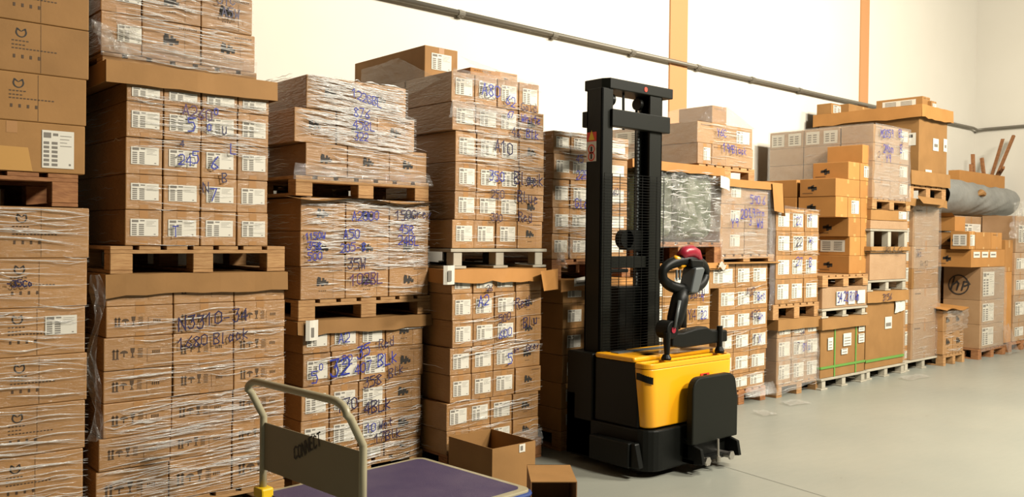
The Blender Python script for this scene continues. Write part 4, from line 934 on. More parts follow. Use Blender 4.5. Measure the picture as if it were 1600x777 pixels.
# torn cardboard scraps on the lid
m = MB(); rn = random.Random(4)
for k in range(7):
    b = Vector((xg1 - .45 + k * .06, Y + .05, zg + .02)); m.face([b, b + Vector((.12, .1, .03 * rn.random())), b + Vector((.1, .14, .07 * rn.random())), b + Vector((-.02, .08, .05))], CARDI)
tag(m.build('torn_cardboard'), 'torn dark cardboard scraps at the near corner of the giant lid', 'cardboard scrap')
q = XX(1238, 185, 6.0)
# =================================================================== stack 11: low crushed load
Y = 4.72
wood_pallet(XX(1474, 565, Y), XX(1507, 562, Y), Y, Y + 1.1, 0, .145, 'pale floor pallet under the low crushed cartons')
cr = load('low crushed load', Y, 1467, [487, 520, 556], [1474, 1489, 1505], ['K', 'K'], CARDW, zbot=.148, D=1.05)
m = MB(); xa, xb = XX(1472, 480, Y), XX(1507, 475, Y)
def bend(u, v):
    return Vector((xa + (xb - xa) * u, Y - .06 + v * 1.0, cr[3] + .012 + .14 * (v) * (1 - u * .4) + .02 * math.sin(u * 7) * (1 - v)))
m.grid(bend, 12, 8, CARDO); m.grid(lambda u, v: bend(u, v) - Vector((0, 0, .006)), 12, 8, CARDO)
tag(m.build('cardboard_sheet'), 'buckled bright cardboard sheet lying over the low crushed cartons', 'cardboard sheet')
film('crumpled film over the low crushed load', cr[0], cr[1], Y, Y + 1, .15, cr[3], n=40, seed=95, extra=lambda mb, rn: sheet(mb, (cr[0], Y - .03, cr[3] - .28), (cr[1] + .05, Y - .03, cr[3] - .25), (cr[1] + .05, Y - .05, cr[3]), (cr[0], Y - .05, cr[3]), 12, 8, .025, seed=47))

# =================================================================== stack 12: big cartons with a round mark
Y = 4.68
wood_pallet(XX(1533, 560, Y) - .1, XX(1571, 552, Y), Y, Y + .5, 0, .14, 'floor pallet with one bright orange block, far right', WOODD)
x0, x1 = XX(1532, 480, Y), XX(1569, 480, Y)
zz = [ZZ(1532, v, Y) for v in (418, 470, 508, 553)]; zz[-1] = .143
D12 = .5
for i, nm in enumerate(('big dark carton with round printed mark on its side, far right', 'big dark carton, middle one below the round-marked carton', 'big dark carton on the pallet with orange block')):
    o = carton(x0, x1, Y, Y + D12, zz[i + 1], zz[i], 'Nl', nm, 'big dark cartons at the far right', CARDG, lab=(-.42, .05, .12, .86))
    if i == 0:
        w_ = x1 - x0; m = MB(); X_ = -w_ / 2 - .004; cy, cz, rr = .04, (zz[0] - zz[1]) * .45, .14
        for k in range(32):
            a0, a1 = 2 * math.pi * k / 32, 2 * math.pi * (k + 1) / 32
            m.face([(X_, cy + rr * math.cos(a0), cz + rr * math.sin(a0)), (X_, cy + rr * math.cos(a1), cz + rr * math.sin(a1)), (X_, cy + rr * .88 * math.cos(a1), cz + rr * .88 * math.sin(a1)), (X_, cy + rr * .88 * math.cos(a0), cz + rr * .88 * math.sin(a0))], INK)
        write(m, 'hp', (X_ - .001, cy + .10, cz - .07), (0, -1, -.0), (0, -.25, 1), .17, INK, .022, wob=0, nrm=(-1, 0, 0))
        m.build('round_mark', o)
film('greyish film on the front of the big dark cartons', x0, x1, Y - .004, Y + 1, .15, zz[0], n=30, seed=96, sides=False, extra=lambda mb, rn: (sheet(mb, (x0, Y - .02, .1), (x1 + .05, Y - .02, .14), (x1, Y - .02, zz[0]), (x0, Y - .02, zz[0]), 8, 16, .012, seed=48), sheet(mb, (x1 - .1, Y - .1, .02), (x1 + .45, Y - .06, .02), (x1 + .1, Y - .03, .45), (x1 - .1, Y - .02, .4), 8, 6, .02, seed=49)))
g = 'cartons piled on the big dark ones'
za = zz[0] + .002; zb = ZZ(1500, 390, Y + .1); zc_ = ZZ(1500, 361, Y + .1)
carton(XX(1518, 400, Y), x1, Y, Y + .5, za, zb, 'O', 'wide carton with a strip of white stickers, above the big dark cartons', g, CARDO)
st = MB()
for k in range(3):
    a = XX(1521 + k * 13, 398, Y) ; st.face([(a, Y - .002, zb - .11), (a + .22, Y - .002, zb - .11), (a + .22, Y - .002, zb - .03), (a, Y - .002, zb - .03)], PAPER); st.face([(a + .03, Y - .003, zb - .08), (a + .19, Y - .003, zb - .08), (a + .19, Y - .003, zb - .06), (a + .03, Y - .003, zb - .06)], INKG)
so = st.build('sticker', SC.objects[-1] if False else None); 
host = [o for o in SC.objects if o.get('label', '').startswith('wide carton with a strip')][0]
so.parent = host; so.matrix_parent_inverse = Matrix.Translation(-host.location)
carton(XX(1515, 375, Y), XX(1524, 375, Y), Y, Y + .25, zb + .002, zc_, 'Osl', 'stamped carton with label at its corner, left of the upper far right row', g, CARDO, lab=(-.4, .4, .2, .8))
carton(XX(1525, 375, Y), XX(1549, 375, Y), Y, Y + .5, zb + .002, zc_ - .01, 'O', 'middle carton of the upper far right row', g, CARDO)
carton(XX(1549.5, 375, Y), XX(1566, 375, Y), Y, Y + .5, zb + .002, zc_ - .01, 'P', 'narrow end carton of the upper far right row', g, CARDO)
# open carton on top, flaps up
def open_carton(x0, x1, y0, y1, z0, z1, label, mat=CARD, rotz=0, flaps=0, lab=False):
    w, d, h = x1 - x0, y1 - y0, z1 - z0; t = .005
    m = MB(); m.box(-w / 2, w / 2, -d / 2, d / 2, 0, t, CARDI)
    m.box(-w / 2, w / 2, -d / 2, -d / 2 + t, 0, h, mat); m.box(-w / 2, w / 2, d / 2 - t, d / 2, 0, h, mat)
    m.box(-w / 2, -w / 2 + t, -d / 2 + t, d / 2 - t, 0, h, mat); m.box(w / 2 - t, w / 2, -d / 2 + t, d / 2 - t, 0, h, mat)
    o = m.build('open_carton', loc=((x0 + x1) / 2, (y0 + y1) / 2, z0), rotz=rotz)
    if flaps:
        f_ = MB(); f_.face([(-w / 2, d / 2, h), (w / 2, d / 2, h), (w / 2, d / 2 + .12, h + flaps), (-w / 2, d / 2 + .12, h + flaps)], mat); f_.build('flap', o)
        f_ = MB(); f_.face([(-w / 2, -d / 2, h), (-w / 2, d / 2, h), (-w / 2 - .1, d / 2, h + flaps), (-w / 2 - .1, -d / 2, h + flaps)], mat); f_.build('flap', o)
    tag(o, label, 'box')
    return o
open_carton(XX(1492, 350, 4.95), XX(1508, 350, 4.95), 4.95, 5.5, zc_ + .0, zc_ + .2, 'open carton with raised flaps below the grey tarpaulin roll', CARDO, flaps=.05)

# =================================================================== rear stack, tarpaulin and wood offcuts
Y = 5.2
xr0, xr1 = XX(1462, 380, Y), XX(1572, 380, Y)
zr = [0.0, .8, 1.55, ZZ(1500, 337, Y)]
g = 'cartons of the rear stack by the far wall'
for c in range(3):
    a = xr0 + (xr1 - xr0) * c / 3; b = xr0 + (xr1 - xr0) * (c + 1) / 3
    for r_ in range(3):
        carton(a, b, Y + .03, Y + .72, zr[r_], zr[r_ + 1], 'L' if r_ == 2 else 'P', 'dim carton of rear stack under tarpaulin, %s layer, %s' % (['floor', 'middle', 'top'][r_], ['left', 'middle', 'right'][c]), g, CARDG if r_ == 2 else CARD)
zt = zr[-1]
m = MB(); L0, L1 = XX(1462, 310, 5.45), XX(1581, 310, 5.45)
rn = random.Random(3)
K = [(rn.uniform(3, 9), rn.uniform(1, 4), rn.uniform(0, 6)) for _ in range(8)]
def roll(u, v):
    th = 2 * math.pi * v
    rad = .275 + .03 * math.sin(u * 5 + 1) - .12 * max(0, (u - .9) * 10) ** 2 - (.05 * max(0, (.1 - u) * 10) ** 2)
    c = sum(math.sin(a * u * 3 + b * th + p) for a, b, p in K) / 8
    rad *= 1 + .14 * c + .04 * math.sin(th * 9 + u * 40) * (1 if .3 < u < .8 else .3)
    return Vector((L0 + (L1 - L0) * u, 5.48 + rad * .9 * math.cos(th), zt + .27 + .9 * rad * max(-1, math.sin(th)) + .02))
m.grid(roll, 60, 36, TARP)
o = m.build('tarpaulin_roll', smooth=True); tag(o, 'grey tarpaulin roll lying on the rear stack at far right', 'tarpaulin')
p = P(1531, 302, 5.23); kn = MB(); kn.tube([p + Vector((-.1, 0, -.03)), p + Vector((-.03, -.03, .01)), p + Vector((.05, -.03, -.01)), p + Vector((.1, .02, .03))], [.02, .05, .045, .02], CARD, 8); kn.build('exposed_core', o)
zs = zt + .05
bx0, bx1 = XX(1499, 280, 5.76), XX(1570, 278, 5.76)
zbt = ZZ(1530, 270, 5.76)
# carton of sticks stands on the rear boxes behind the roll
o = open_carton(bx0, bx1, 5.76, 5.93, zt + .0, zbt, 'long open carton of wood offcuts against the wall, far right', CARDO)
sb = MB()
def stick(pa, ya, pb, yb, w, label):
    a = P(pa, ya, 5.83); b = P(pb, yb, 5.66 if pb > 1560 else 5.84); d = (b - a).normalized(); a2 = a - d * .25
    sd = Vector((d.z, 0, -d.x)) * w / 2; dp = Vector((0, .02, 0)); mm = MB()
    q = [a2 - sd, a2 + sd, b + sd, b - sd]
    vs = [x - dp for x in q] + [x + dp for x in q]
    for fc in ((0, 1, 2, 3), (7, 6, 5, 4), (0, 4, 5, 1), (1, 5, 6, 2), (2, 6, 7, 3), (3, 7, 4, 0)): mm.face([vs[i] for i in fc], WOODD)
    tag(mm.build('wood_offcut'), label, 'wood offcut', 'wood offcuts standing in the long carton')
stick(1521, 271, 1520, 241, .07, 'short upright wood offcut, leftmost in the long carton')
stick(1517, 271, 1517, 257, .05, 'shortest wood stub at the left in the long carton')
stick(1537, 271, 1534, 247, .07, 'short wood offcut second from left in the long carton')
stick(1551, 270, 1567, 217, .06, 'long slanting wood offcut, left of the leaning pair')
stick(1560, 270, 1584, 212, .06, 'longest slanting wood offcut, right of the leaning pair')
stick(1563, 270, 1568, 262, .05, 'small wood stub beside the leaning pair')
# =================================================================== stack 13, cut by the right edge
Y = 4.72
wood_pallet(XX(1576, 550, Y), XX(1576, 550, Y) + 1.1, Y, Y + .48, 0, .14, 'reddish floor pallet cut by the right edge of view', WOODD)
carton(XX(1571, 480, Y) + .02, XX(1583, 480, Y), Y + .02, Y + .48, .143, ZZ(1576, 425, Y), 'N', 'tall narrow brown carton beside the edge stack', None, CARDO)
e = load('stack cut by the right edge', Y, 1585, [395, 430, 462, 505, 553], [1584, 1602, 1622], ['L', 'L'], CARDG, zbot=.143, side=False, D=.52)
carton(XX(1571, 400, Y + .03), XX(1583, 400, Y + .03), Y + .03, Y + .48, ZZ(1576, 425, Y), ZZ(1576, 375, Y), 'O', 'orange carton with open flap above the tall narrow one', None, CARDO)
carton(XX(1588, 350, Y + .02), XX(1615, 350, Y + .02), Y + .02, Y + .5, e[3] + .002, ZZ(1590, 337, Y), 'L', 'labelled carton topping the stack cut by right edge', None, CARDG)
film('crumpled clear film bunched on the right edge stack', XX(1584, 330, Y), XX(1610, 330, Y), Y + .0, Y + 1, e[2], e[3] + .3, n=30, seed=97, sides=False, extra=lambda mb, rn: sheet(mb, P(1580, 372, Y - .05), P(1605, 375, Y - .05), P(1605, 312, Y + .1), P(1583, 318, Y + .1), 12, 12, .06, seed=58))

# =================================================================== loose cartons on the floor
xo, yo = 3.40, 4.24
a = G(722, 770); 
open_carton(3.44, 3.80, 4.06, 4.50, 0, .30, 'open brown carton on the floor behind the trolley', CARD)
oc = [o for o in SC.objects if o.get('label') == 'open brown carton on the floor behind the trolley'][0]
m = MB(); m.face([(.04, -.223, .245), (.09, -.223, .245), (.09, -.223, .296), (.04, -.223, .296)], PAPER); m.face([(.05, -.224, .255), (.07, -.224, .255), (.07, -.224, .285), (.05, -.224, .285)], INKG); m.build('sticker', oc)
# carton on its side, open towards the trolley
c1, c2, c3, c4 = G(822, 723, .25), G(888, 723, .25), G(905, 757, .25), G(831, 757, .25)
mid_ = (c1 + c2 + c3 + c4) / 4
ex = ((c3 - c4) + (c2 - c1)).normalized(); ey = Vector((-ex.y, ex.x, 0)); ww = ((c3 - c4).length + (c2 - c1).length) / 2; dd = .36
m = MB(); t = .005
m.box(-ww / 2, ww / 2, -dd / 2, dd / 2, .245, .25, CARD); m.box(-ww / 2, ww / 2, -dd / 2, dd / 2, 0, t, CARDI)
m.box(-ww / 2, -ww / 2 + t, -dd / 2, dd / 2, t, .245, CARDI); m.box(ww / 2 - t, ww / 2, -dd / 2, dd / 2, t, .245, CARDI); m.box(-ww / 2, ww / 2, dd / 2 - t, dd / 2, 0, .25, CARDI)
o = m.build('open_carton', loc=(mid_.x, mid_.y, 0), rotz=math.atan2(ex.y, ex.x)); tag(o, 'carton lying on its side, dark mouth open, in front of the stacker', 'box')

# =================================================================== platform trolley
zd = .25
C1 = G(658, 713, zd); C2 = G(833, 763, zd)
v = (C2 - C1); Wd = v.length; v.normalize(); u = Vector((-v.y, v.x, 0)); L = 1.13
if u.x < 0: u = -u
ang = math.atan2(u.y, u.x)
cen = (C1 + C2) / 2 - u * (L / 2)
tr = empty('platform_trolley', (cen.x, cen.y, 0), ang)
tag(tr, 'platform trolley with beige hoop handle and purple deck, in the foreground', 'trolley')
hl, hw = L / 2, Wd / 2
def rrect(a, b, r, n=6):
    pts = []
    for cx, cy, s in ((a - r, b - r, 0), (-a + r, b - r, 1), (-a + r, -b + r, 2), (a - r, -b + r, 3)):
        for i in range(n + 1):
            w_ = math.pi / 2 * (s + i / n); pts.append((cx + r * math.cos(w_), cy + r * math.sin(w_)))
    return pts
m = MB(); m.prism(rrect(hl, hw, .06), zd - .035, zd - .002, CREAM)
m.build('deck_frame', tr, bevel=.006)
m = MB(); m.prism(rrect(hl - .045, hw - .045, .04), zd - .0015, zd + .003, MATP); m.build('deck_mat', tr)
m = MB(); m.tube([(x, y, zd - .026) for x, y in rrect(hl + .006, hw + .006, .065)] + [(hl + .006, hw - .059, zd - .026)], .013, BLUEE, 8); m.build('bumper_strip', tr)
hp = -hl + .02
def hoop(y0, y1, lean=-.09, top=.86):
    pts = [(hp, y0, zd - .03), (hp, y0, .55), (hp, y0, .66)]
    r = .11
    for i in range(1, 5): pts.append((hp + lean * (i / 5), y0, .66 + (top - .66) * i / 6))
    for i in range(7):
        w_ = math.pi / 2 * i / 6
        pts.append((hp + lean, y0 + (1 if y1 > y0 else -1) * r * (1 - math.cos(w_)), top - r * (1 - math.sin(w_)) * .45))
    q = [(x, y0 + y1 - y, z) for x, y, z in reversed(pts)]
    return pts + q
m = MB(); m.tube(hoop(hw - .06, -hw + .015), .0185, CREAM, 12); m.build('hoop_handle', tr, smooth=True)
m = MB(); m.box(hp - .004, hp + .004, -hw + .02, hw - .06, .385, .63, PANEL); pn = m.build('handle_panel', tr, bevel=.003)
m = MB(); write(m, 'CONNECT', (hp - .007, hw - .06 - .36 * (2 * hw - .08), .49), (0, -.66, .34), (0, .1, 1), .060, INK, .008, wob=.03, nrm=(-1, 0, 0))
m.build('marker_writing', pn)
m = MB()
m.box(hp - .035, hp + .035, hw - .11, hw - .02, zd - .01, zd + .045, YELT); m.build('yellow_bracket', tr, bevel=.01)
m = MB(); m.box(hp - .035, hp + .035, -hw + .02, -hw + .11, zd - .01, zd + .045, YELT); m.build('yellow_bracket', tr, bevel=.01)
for x in (-hl + .14, hl - .14):
    for y in (-hw + .12, hw - .12):
        m = MB(); m.tube([(x, y - .018, .065), (x, y + .018, .065)], .065, BLACKR, 20); c = m.build('caster', tr)
        m = MB(); m.box(x - .03, x + .03, y - .03, y - .024, .05, zd - .036, STEEL); m.box(x - .03, x + .03, y + .024, y + .03, .05, zd - .036, STEEL); m.box(x - .03, x + .03, y - .03, y + .03, zd - .05, zd - .036, STEEL); m.build('caster_fork', c)

# =================================================================== pallet stacker
ST = empty('pallet_stacker', (5.0, 4.0, 0))
tag(ST, 'yellow and black walk-behind pallet stacker with tall black mast', 'pallet stacker')
def sp(mb, name, parent=None, **k):
    """coordinates given in the room, stored relative to the stacker"""
    mb.v = [(a - 5.0, b - 4.0, c) for a, b, c in mb.v]
    return mb.build(name, parent or ST, **k)
YM = 4.2
xa, xb = XX(950, 130, YM), XX(1052, 145, YM)
zt_, zb_ = ZZ(950, 120, YM), ZZ(950, 137, YM)
m = MB(); m.prism([(xa + .03, YM), (xb, YM), (xb, YM + .23), (xa, YM + .23), (xa, YM + .06)], zb_, zt_, OLIVE); tb = sp(m, 'top_crossbeam', bevel=.006)
m = MB(); q = P(1009, 140, YM); m.tube([(q.x, YM - .003, q.z), (q.x, YM + .001, q.z)], .018, RED, 14); sp(m, 'red_emblem', tb).location = (0, 0, 0)
# posts: outer channels full height
xl0, xl1 = XX(941, 300, YM), XX(958, 300, YM); xr0_, xr1_ = XX(1016, 300, YM), XX(1035, 300, YM)
for x0, x1 in ((xl0, xl1), (xr0_, xr1_)):
    m = MB()
    s = 1 if x0 < 4.9 else -1
    A, B = (x0, x1) if s == 1 else (x1, x0)
    m.box(min(A, A + s * .015), max(A, A + s * .015), YM + .01, YM + .16, .06, zb_, OLIVE)
    m.box(x0, x1, YM + .01, YM + .025, .06, zb_, OLIVE); m.box(x0, x1, YM + .145, YM + .16, .06, zb_, OLIVE)
    sp(m, 'outer_mast_post', bevel=.003)
    m = MB(); m.box(min(A + s * .02, A + s * .10), max(A + s * .02, A + s * .10), YM + .035, YM + .14, .1, ZZ(956, 171, YM), BLACK); sp(m, 'inner_mast_post', bevel=.004)
    m = MB(); cx = A + s * .13; m.tube([(cx, YM + .12, .2), (cx, YM + .12, zb_ - .2)], .028, BLACK, 14); m.tube([(cx, YM + .12, zb_ - .2), (cx, YM + .12, zb_ - .02)], .018, STEEL, 12); sp(m, 'lift_cylinder', smooth=False)
    m = MB()
    cx = A + s * .18
    for k in range(60):
        z = 1.0 + k * (zb_ - 1.15) / 60; m.box(cx - .009, cx + .009, YM + .09 - .004 * (k % 2), YM + .1, z, z + .018, GREYPL)
    sp(m, 'lift_chain')
    m = MB(); m.tube([(cx - .015, YM + .1, zb_ - .06), (cx + .015, YM + .1, zb_ - .06)], .045, BLACK, 18); sp(m, 'chain_pulley')
m = MB(); x0, x1 = XX(955, 185, YM), XX(1045, 195, YM); m.box(x0, x1, YM - .015, YM + .05, ZZ(956, 197, YM), ZZ(956, 170, YM), OLIVE); m.box(x0 - .07, x0 + .02, YM + .05, YM + .22, ZZ(956, 197, YM), ZZ(956, 172, YM), OLIVE); sp(m, 'upper_crossbar', bevel=.005)
m = MB(); m.box(xl0 + .02, xr1_ - .01, YM + .03, YM + .07, ZZ(950, 420, YM), ZZ(950, 401, YM), OLIVE); m.box(xl1, xl1 + .2, YM + .02, YM + .05, ZZ(950, 427, YM), ZZ(950, 421, YM), BLACK); sp(m, 'middle_crossbar', bevel=.004)
m = MB(); m.box(XX(981, 480, YM), XX(1030, 480, YM), YM + .08, YM + .2, .7, ZZ(985, 449, YM), BLACK); sp(m, 'carriage_plate', bevel=.006)
m = MB(); q = P(990, 374, YM); m.tube([(q.x, YM + .06, q.z), (q.x, YM + .12, q.z)], .07, BLACK, 20); m.box(q.x, q.x + .3, YM + .06, YM + .14, q.z - .08, q.z + .07, BLACK); sp(m, 'chain_anchor')
m = MB(); m.tube([P(974, 145, YM + .06), P(974, 203, YM + .06)], .010, BLACK, 8); sp(m, 'hydraulic_hose')
# guard mesh
m = MB(); gx0, gx1 = XX(944, 350, YM - .03), XX(1037, 350, YM - .03); gz1 = ZZ(944, 270, YM - .03); gz0 = .80
n = 62
for k in range(n + 1):
    z = gz0 + (gz1 - gz0) * k / n; m.box(gx0, gx1, YM - .032, YM - .029, z - .0015, z + .0015, BLACK)
for k in range(9):
    x = gx0 + (gx1 - gx0) * k / 8; m.box(x - .002, x + .002, YM - .029, YM - .025, gz0, gz1, BLACK)
sp(m, 'mesh_guard')
# warning sticker on the left flank
m = MB(); xs = xl0 - .002; ya, yb = YM + .06, YM + .155
zz0, zz1 = ZZ(930, 250, YM), ZZ(930, 203, YM); zm = zz0 + (zz1 - zz0) * .68
xs = xl0 - .0025
m.face([(xs, yb, zz0), (xs, ya, zz0), (xs, ya, zm), (xs, yb, zm)], PAPER); m.face([(xs, yb, zm), (xs, ya, zm), (xs, ya, zz1), (xs, yb, zz1)], RED)
ymid = (ya + yb) / 2; m.face([(xs - .001, ymid + .03, zm + .01), (xs - .001, ymid - .03, zm + .01), (xs - .001, ymid, zm + .08)], YELT)
for k in (.25, .62):
    zc2 = zz0 + (zm - zz0) * k
    for i in range(16):
        a0, a1 = 2 * math.pi * i / 16, 2 * math.pi * (i + 1) / 16
        m.face([(xs - .001, ymid + .034 * math.cos(a0), zc2 + .034 * math.sin(a0)), (xs - .001, ymid + .034 * math.cos(a1), zc2 + .034 * math.sin(a1)), (xs - .001, ymid + .024 * math.cos(a1), zc2 + .024 * math.sin(a1)), (xs - .001, ymid + .024 * math.cos(a0), zc2 + .024 * math.sin(a0))], RED)
    m.box(xs - .002, xs - .001, ymid - .008, ymid + .008, zc2 - .018, zc2 + .018, INK)
sp(m, 'warning_sticker')
# chassis
XL, XR = 4.47, 5.44; YB = 3.70
def rr2(x0, x1, y0, y1, r, n=6, back=True):
    pts = []
    for cx, cy, s in ((x1 - r, y1 - .02, 0), (x0 + r, y1 - .02, 1), (x0 + r, y0 + r, 2), (x1 - r, y0 + r, 3)):
        rad = r if s >= 2 else .02
        cx2 = cx if s >= 2 else (x1 - .02 if s == 0 else x0 + .02)
        for i in range(n + 1):
            w_ = math.pi / 2 * (s + i / n); pts.append((cx2 + rad * math.cos(w_), cy + rad * math.sin(w_)))
    return pts
m = MB(); m.prism(rr2(XL, XR, YB - .02, 4.42, .14), .045, .325, BLACK); sp(m, 'chassis', bevel=.012)
m = MB(); m.prism(rr2(XL + .015, XR - .015, 3.79, 4.195, .02), .325, .765, BLACK); sp(m, 'battery_cover', bevel=.01)
m = MB(); m.box(4.40, 4.47, YB + .10, 4.16, .07, .24, BLACK); m.prism([(YB + .02, .08), (YB + .10, .07), (YB + .10, .24), (YB + .06, .24)], 4.42, 4.47, BLACK, 'x'); sp(m, 'side_skid', bevel=.01)
m = MB(); m.box(XL - .0, XL + .2, 4.2, 4.45, .05, .79, BLACK); m.box(XR - .2, XR, 4.2, 4.45, .05, .79, BLACK); m.box(XL, XR, 4.36, 4.45, .05, .5, BLACK); sp(m, 'mast_base', bevel=.01)
# yellow cover, narrower at its foot
def loft(mb, p0, z0, p1, z1, mat, cap=True):
    n = len(mb.v); N = len(p0); k = mb.mi(mat)
    mb.v += [(a, b, z0(a, b) if callable(z0) else z0) for a, b in p0] + [(a, b, z1(a, b) if callable(z1) else z1) for a, b in p1]
    for i in range(N):
        j = (i + 1) % N; mb.f.append((n + i, n + j, n + N + j, n + N + i)); mb.m.append(k)
    if cap:
        mb.f.append(tuple(n + i for i in reversed(range(N)))); mb.m.append(k); mb.f.append(tuple(n + N + i for i in range(N))); mb.m.append(k)
m = MB()
YT = 3.69
lo_ = rr2(XL + .03, XR - .004, YT + .012, 3.80, .075, 8); hi_ = rr2(XL, XR, YT, 3.82, .075, 8)
loft(m, lo_, .335, hi_, .735, YEL, True)
yc_ = sp(m, 'yellow_cover', bevel=.012, seg=3)
for p_ in yc_.data.polygons: p_.use_smooth = True
yc_.modifiers['bevel'].harden_normals = False
# raised rim round the recessed top
m = MB()
o_, i_ = rr2(XL, XR, YT, 3.82, .075, 8), rr2(XL + .03, XR - .03, YT + .028, 3.79, .05, 8)
n0 = len(m.v); N = len(o_); k_ = m.mi(YEL)
m.v += [(a, b, .7355) for a, b in o_] + [(a, b, .77) for a, b in o_] + [(a, b, .77) for a, b in i_] + [(a, b, .7355) for a, b in i_]
for q in range(3):
    for i in range(N):
        j = (i + 1) % N; m.f.append((n0 + q * N + i, n0 + q * N + j, n0 + (q + 1) * N + j, n0 + (q + 1) * N + i)); m.m.append(k_)
sp(m, 'cover_rim', yc_, bevel=.008)
m = MB(); m.prism([(XL + .10, .7355), (XL + .36, .7355), (XL + .36, .765), (XL + .30, .80), (XL + .16, .80)], 3.84, 3.94, YEL, 'y'); m.prism([(XR - .36, .7355), (XR - .10, .7355), (XR - .12, .80), (XR - .30, .815), (XR - .36, .78)], 3.84, 3.95, YEL, 'y'); sp(m, 'cover_hump', yc_, bevel=.012)
m = MB(); m.prism(rr2(XL + .01, XR - .01, 3.825, 4.19, .02), .765, .80, YEL); tp2 = sp(m, 'top_lid', bevel=.012)
m = MB(); m.box(XL + .08, XR - .2, 4.03, 4.10, .801, .806, GREYPL); m.box(XL + .1, XL + .28, 4.13, 4.16, .801, .808, BLACK); sp(m, 'lid_inlay', tp2)
m = MB(); rr_ = .075; gp = []
for k in range(7):
    w_ = math.pi * (1 + .36 * k / 6); ins = .008
    gp.append((XL + ins + rr_ + (rr_ + .006) * math.cos(w_), YT + rr_ + (rr_ + .006) * math.sin(w_)))
gp = [(gp[0][0], 3.80)] + gp
for k in range(len(gp) - 1):
    (a, b), (c, d) = gp[k], gp[k + 1]; dr = -.004 * k
    m.face([(a, b, .66 + dr), (c, d, .66 + dr - .004), (c, d, .705 + dr), (a, b, .705 + dr)], BLACK)
sp(m, 'grip_slot', yc_)
m = MB(); q = P(1101, 588, YT); m.box(q.x - .05, q.x + .05, YT - .004, YT, q.z - .02, q.z + .022, RED); m.box(q.x - .02, q.x + .02, YT - .0055, YT - .004, q.z - .002, q.z + .016, BLACK); sp(m, 'red_sticker', yc_)
# folded riding platform
m = MB()
YP = 3.585
pl = []
x0, x1 = XX(1083, 640, YP), XX(1149, 640, YP); z0, z1 = ZZ(1084, 697, YP), ZZ(1090, 591, YP)
r = .09
pl = [(x0, z0), (x1 + .03, z0), (x1 + .03, z0 + .28)] + [(x1 - r + .01 + r * math.cos(a), z1 - r + r * math.sin(a)) for a in [math.pi / 2 * i / 6 for i in range(7)]] + [(x0 + r + r * math.cos(a), z1 - r + r * math.sin(a)) for a in [math.pi / 2 * (1 + i / 6) for i in range(7)]]
m.prism(pl, YP, YP + .055, OLIVE, 'y'); sp(m, 'riding_platform', bevel=.01)
m = MB(); xm = (x0 + x1) / 2
for x in (x0 + .02, x1 - .05):
    m.prism([(YP - .05, z0 - .02), (YP + .10, z0 + .02), (YP + .10, .07), (YP + .0, .07), (YP - .07, z0 - .12)], x, x + .03, BLACK, 'x')
m.box(x0 + .02, x1 - .02, YP + .0, YP + .1, .07, .10, BLACK); m.box(x0 + .02, x1 - .02, YP + .05, YP + .1, .1, z0, BLACK)
hb = sp(m, 'platform_hinge', bevel=.004)
for x in (x0 + .10, x1 - .12):
    m = MB(); m.tube([(x, YP - .045, z0 - .11), (x, YP + .05, z0 - .11)], .022, STEEL, 14); m.tube([(x, YP - .06, z0 - .11), (x, YP - .044, z0 - .11)], .032, STEEL, 6); sp(m, 'hinge_bolt', hb)
m = MB(); m.tube([(xm, YP - .03, z0 + .02), (xm, YP - .035, z0 - .11)], .009, STEEL, 8); m.tube([(xm, YP - .035, z0 - .10), (xm, YP - .035, z0 - .14)], .018, STEEL, 10); sp(m, 'gas_strut', hb)
# tiller
YH = 3.80
def TP(px, py, y=YH): return P(px, py, y)
m = MB(); m.tube([TP(1042, 556, 3.76), TP(1042, 545, 3.76), TP(1042, 520, 3.76)], [.018, .022, .026], BLACK, 12); q = TP(1041, 552, 3.76); m.tube([(q.x, q.y, .772), (q.x, q.y, .785), (q.x, q.y, .81)], [.034, .036, .022], BLACK, 14); sp(m, 'bar_post')
m = MB(); q = TP(1124, 545, 3.76); m.tube([(q.x, q.y, .80), (q.x, q.y, .97)], .022, BLACK, 12); m.tube([(q.x, q.y, .772), (q.x, q.y, .79), (q.x, q.y, .82)], [.034, .036, .022], BLACK, 14); sp(m, 'bar_post')
m = MB(); zb2 = TP(1045, 545).z
pts = [(XX(1044, 530, YH), TP(1044, 541).z), (XX(1060, 543, YH), TP(1060, 544).z), (XX(1104, 536, YH), TP(1104, 537).z), (XX(1130, 535, YH), TP(1130, 533).z), (XX(1130, 515, YH), TP(1130, 515).z), (XX(1106, 516, YH), TP(1106, 515).z), (XX(1098, 510, YH), TP(1098, 510).z), (XX(1080, 514, YH), TP(1080, 513).z), (XX(1062, 518, YH), TP(1062, 519).z), (XX(1044, 520, YH), TP(1044, 520).z)]
m.prism(pts, YH - .04, YH + .05, BLACK, 'y'); sp(m, 'support_bar', bevel=.012)
m = MB(); q = TP(1043, 515, YH); m.tube([(q.x, q.y - .05, q.z), (q.x, q.y + .06, q.z)], .065, BLACK, 24); jn = sp(m, 'tiller_joint', bevel=.01)
m = MB(); m.tube([(q.x, q.y - .056, q.z), (q.x, q.y - .05, q.z)], .022, MAROON, 16); sp(m, 'joint_cap', jn)
m = MB(); a, b = TP(1052, 512), TP(1066, 452)
m.tube([a, a.lerp(b, .25), a.lerp(b, .7), b], [.05, .06, .062, .05], BLACK, 14); a2 = TP(1065, 512); m.tube([a2, a2.lerp(b, .5), b], [.035, .035, .05], BLACK, 12); m.tube([TP(1054, 512, YH - .06), TP(1062, 470, YH - .05)], .012, GREYPL, 8); sp(m, 'tiller_arm', smooth=True)
m = MB(); cen_ = TP(1075, 430)
ring = []
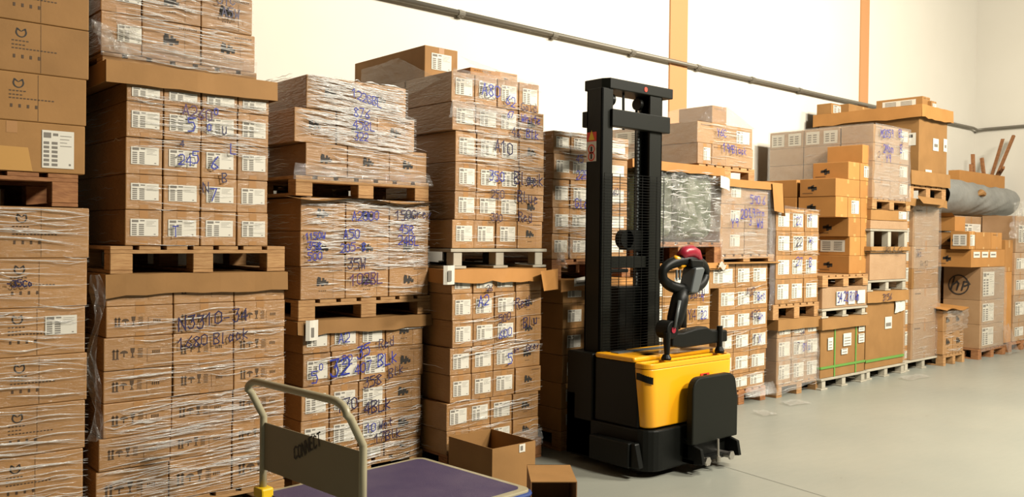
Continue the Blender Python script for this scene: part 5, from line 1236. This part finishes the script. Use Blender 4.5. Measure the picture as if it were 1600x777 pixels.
for k in range(33):
    w_ = 2 * math.pi * k / 32; c_, s_ = math.cos(w_), math.sin(w_)
    rx, rz = .245 * abs(c_) ** .85 * (1 if c_ > 0 else -1), .088 * s_
    ring.append(cen_ + Vector((rx, .03 * abs(c_), rz + .035 * c_ * 0 + (.015 if s_ > 0 else -.015 * (1 - abs(c_))))))
m.tube(ring, [.030 + .012 * abs(math.sin(2 * math.pi * k / 32)) for k in range(33)], BLACK, 12); hd = sp(m, 'handle_loop', smooth=True)
m = MB(); m.prism([(TP(1066, 457).x, TP(1066, 457).z), (TP(1077, 457).x, TP(1077, 457).z), (TP(1088, 420).x, TP(1088, 420).z), (TP(1085, 417).x, TP(1085, 417).z), (TP(1074, 418).x, TP(1074, 418).z)], YH - .08, YH + .04, GREYPL, 'y'); sp(m, 'handle_console', bevel=.012)
m = MB(); m.prism([(TP(1071, 418).x, TP(1071, 418).z), (TP(1090, 418).x, TP(1090, 418).z), (TP(1089, 406).x, TP(1089, 406).z), (TP(1069, 404).x, TP(1069, 404).z)], YH - .06, YH + .06, BLACK, 'y'); sp(m, 'handle_cap', bevel=.012)
m = MB(); q1 = [TP(1064, 400), TP(1070, 395), TP(1079, 393), TP(1086, 397), TP(1090, 406)]; m.tube(q1, [.034, .045, .048, .046, .038], MAROON, 14); sp(m, 'belly_button', smooth=True)
m = MB(); q1 = [TP(1054, 402), TP(1060, 406), TP(1068, 412)]; m.tube(q1, [.014, .024, .026], YEL, 10); sp(m, 'rocker_switch', smooth=True)
m = MB(); q1 = [TP(1062, 416), TP(1069, 413)]; m.tube(q1, [.024, .022], YEL, 10); sp(m, 'rocker_switch', smooth=True)
for dx in (0, .035):
    m = MB(); q = TP(1050, 428); m.box(q.x + dx, q.x + dx + .014, YH - .04, YH - .03, q.z - .04, q.z + .03, GREYPL); sp(m, 'grip_marking', hd)
# forks and wheels
for x in (4.62, 5.12):
    m = MB(); m.box(x, x + .17, 4.46, 4.60, .045, .095, BLACK); sp(m, 'fork', bevel=.006)
    m = MB(); m.box(x, x + .17, 4.42, 4.46, .045, .6, BLACK); sp(m, 'fork_heel', bevel=.006)
    m = MB(); m.tube([(x + .04, 4.52, .04), (x + .13, 4.52, .04)], .038, BLACKR, 16); sp(m, 'load_wheel')
for x in (4.56, 5.3):
    m = MB(); m.tube([(x, 3.86, .055), (x + .05, 3.86, .055)], .054, BLACKR, 20); sp(m, 'caster_wheel')
m = MB(); m.tube([(4.93, 3.95, .11), (5.01, 3.95, .11)], .11, BLACKR, 24); sp(m, 'drive_wheel')

# =================================================================== scraps of film on the floor
def scrap(px, py, label, seed, s=.25):
    a = G(px, py); m = MB()
    sheet(m, a + Vector((0, 0, .012)), a + Vector((s, -.05, .01)), a + Vector((s * 1.1, .12, .02)), a + Vector((.05, .14, .03)), 9, 6, .01, seed=seed, mat=HAZE, nrm=(0, 0, 1))
    o = m.build('film_scrap'); tag(o, label, 'plastic film', 'film scraps on the floor')
scrap(1420, 596, 'film scrap on the floor before the tall wrapped column', 1, .5)
scrap(1235, 636, 'film scrap on the floor before the film-skirted load', 2, .3)
scrap(1192, 652, 'small film scrap on the floor right of the stacker', 3, .2)
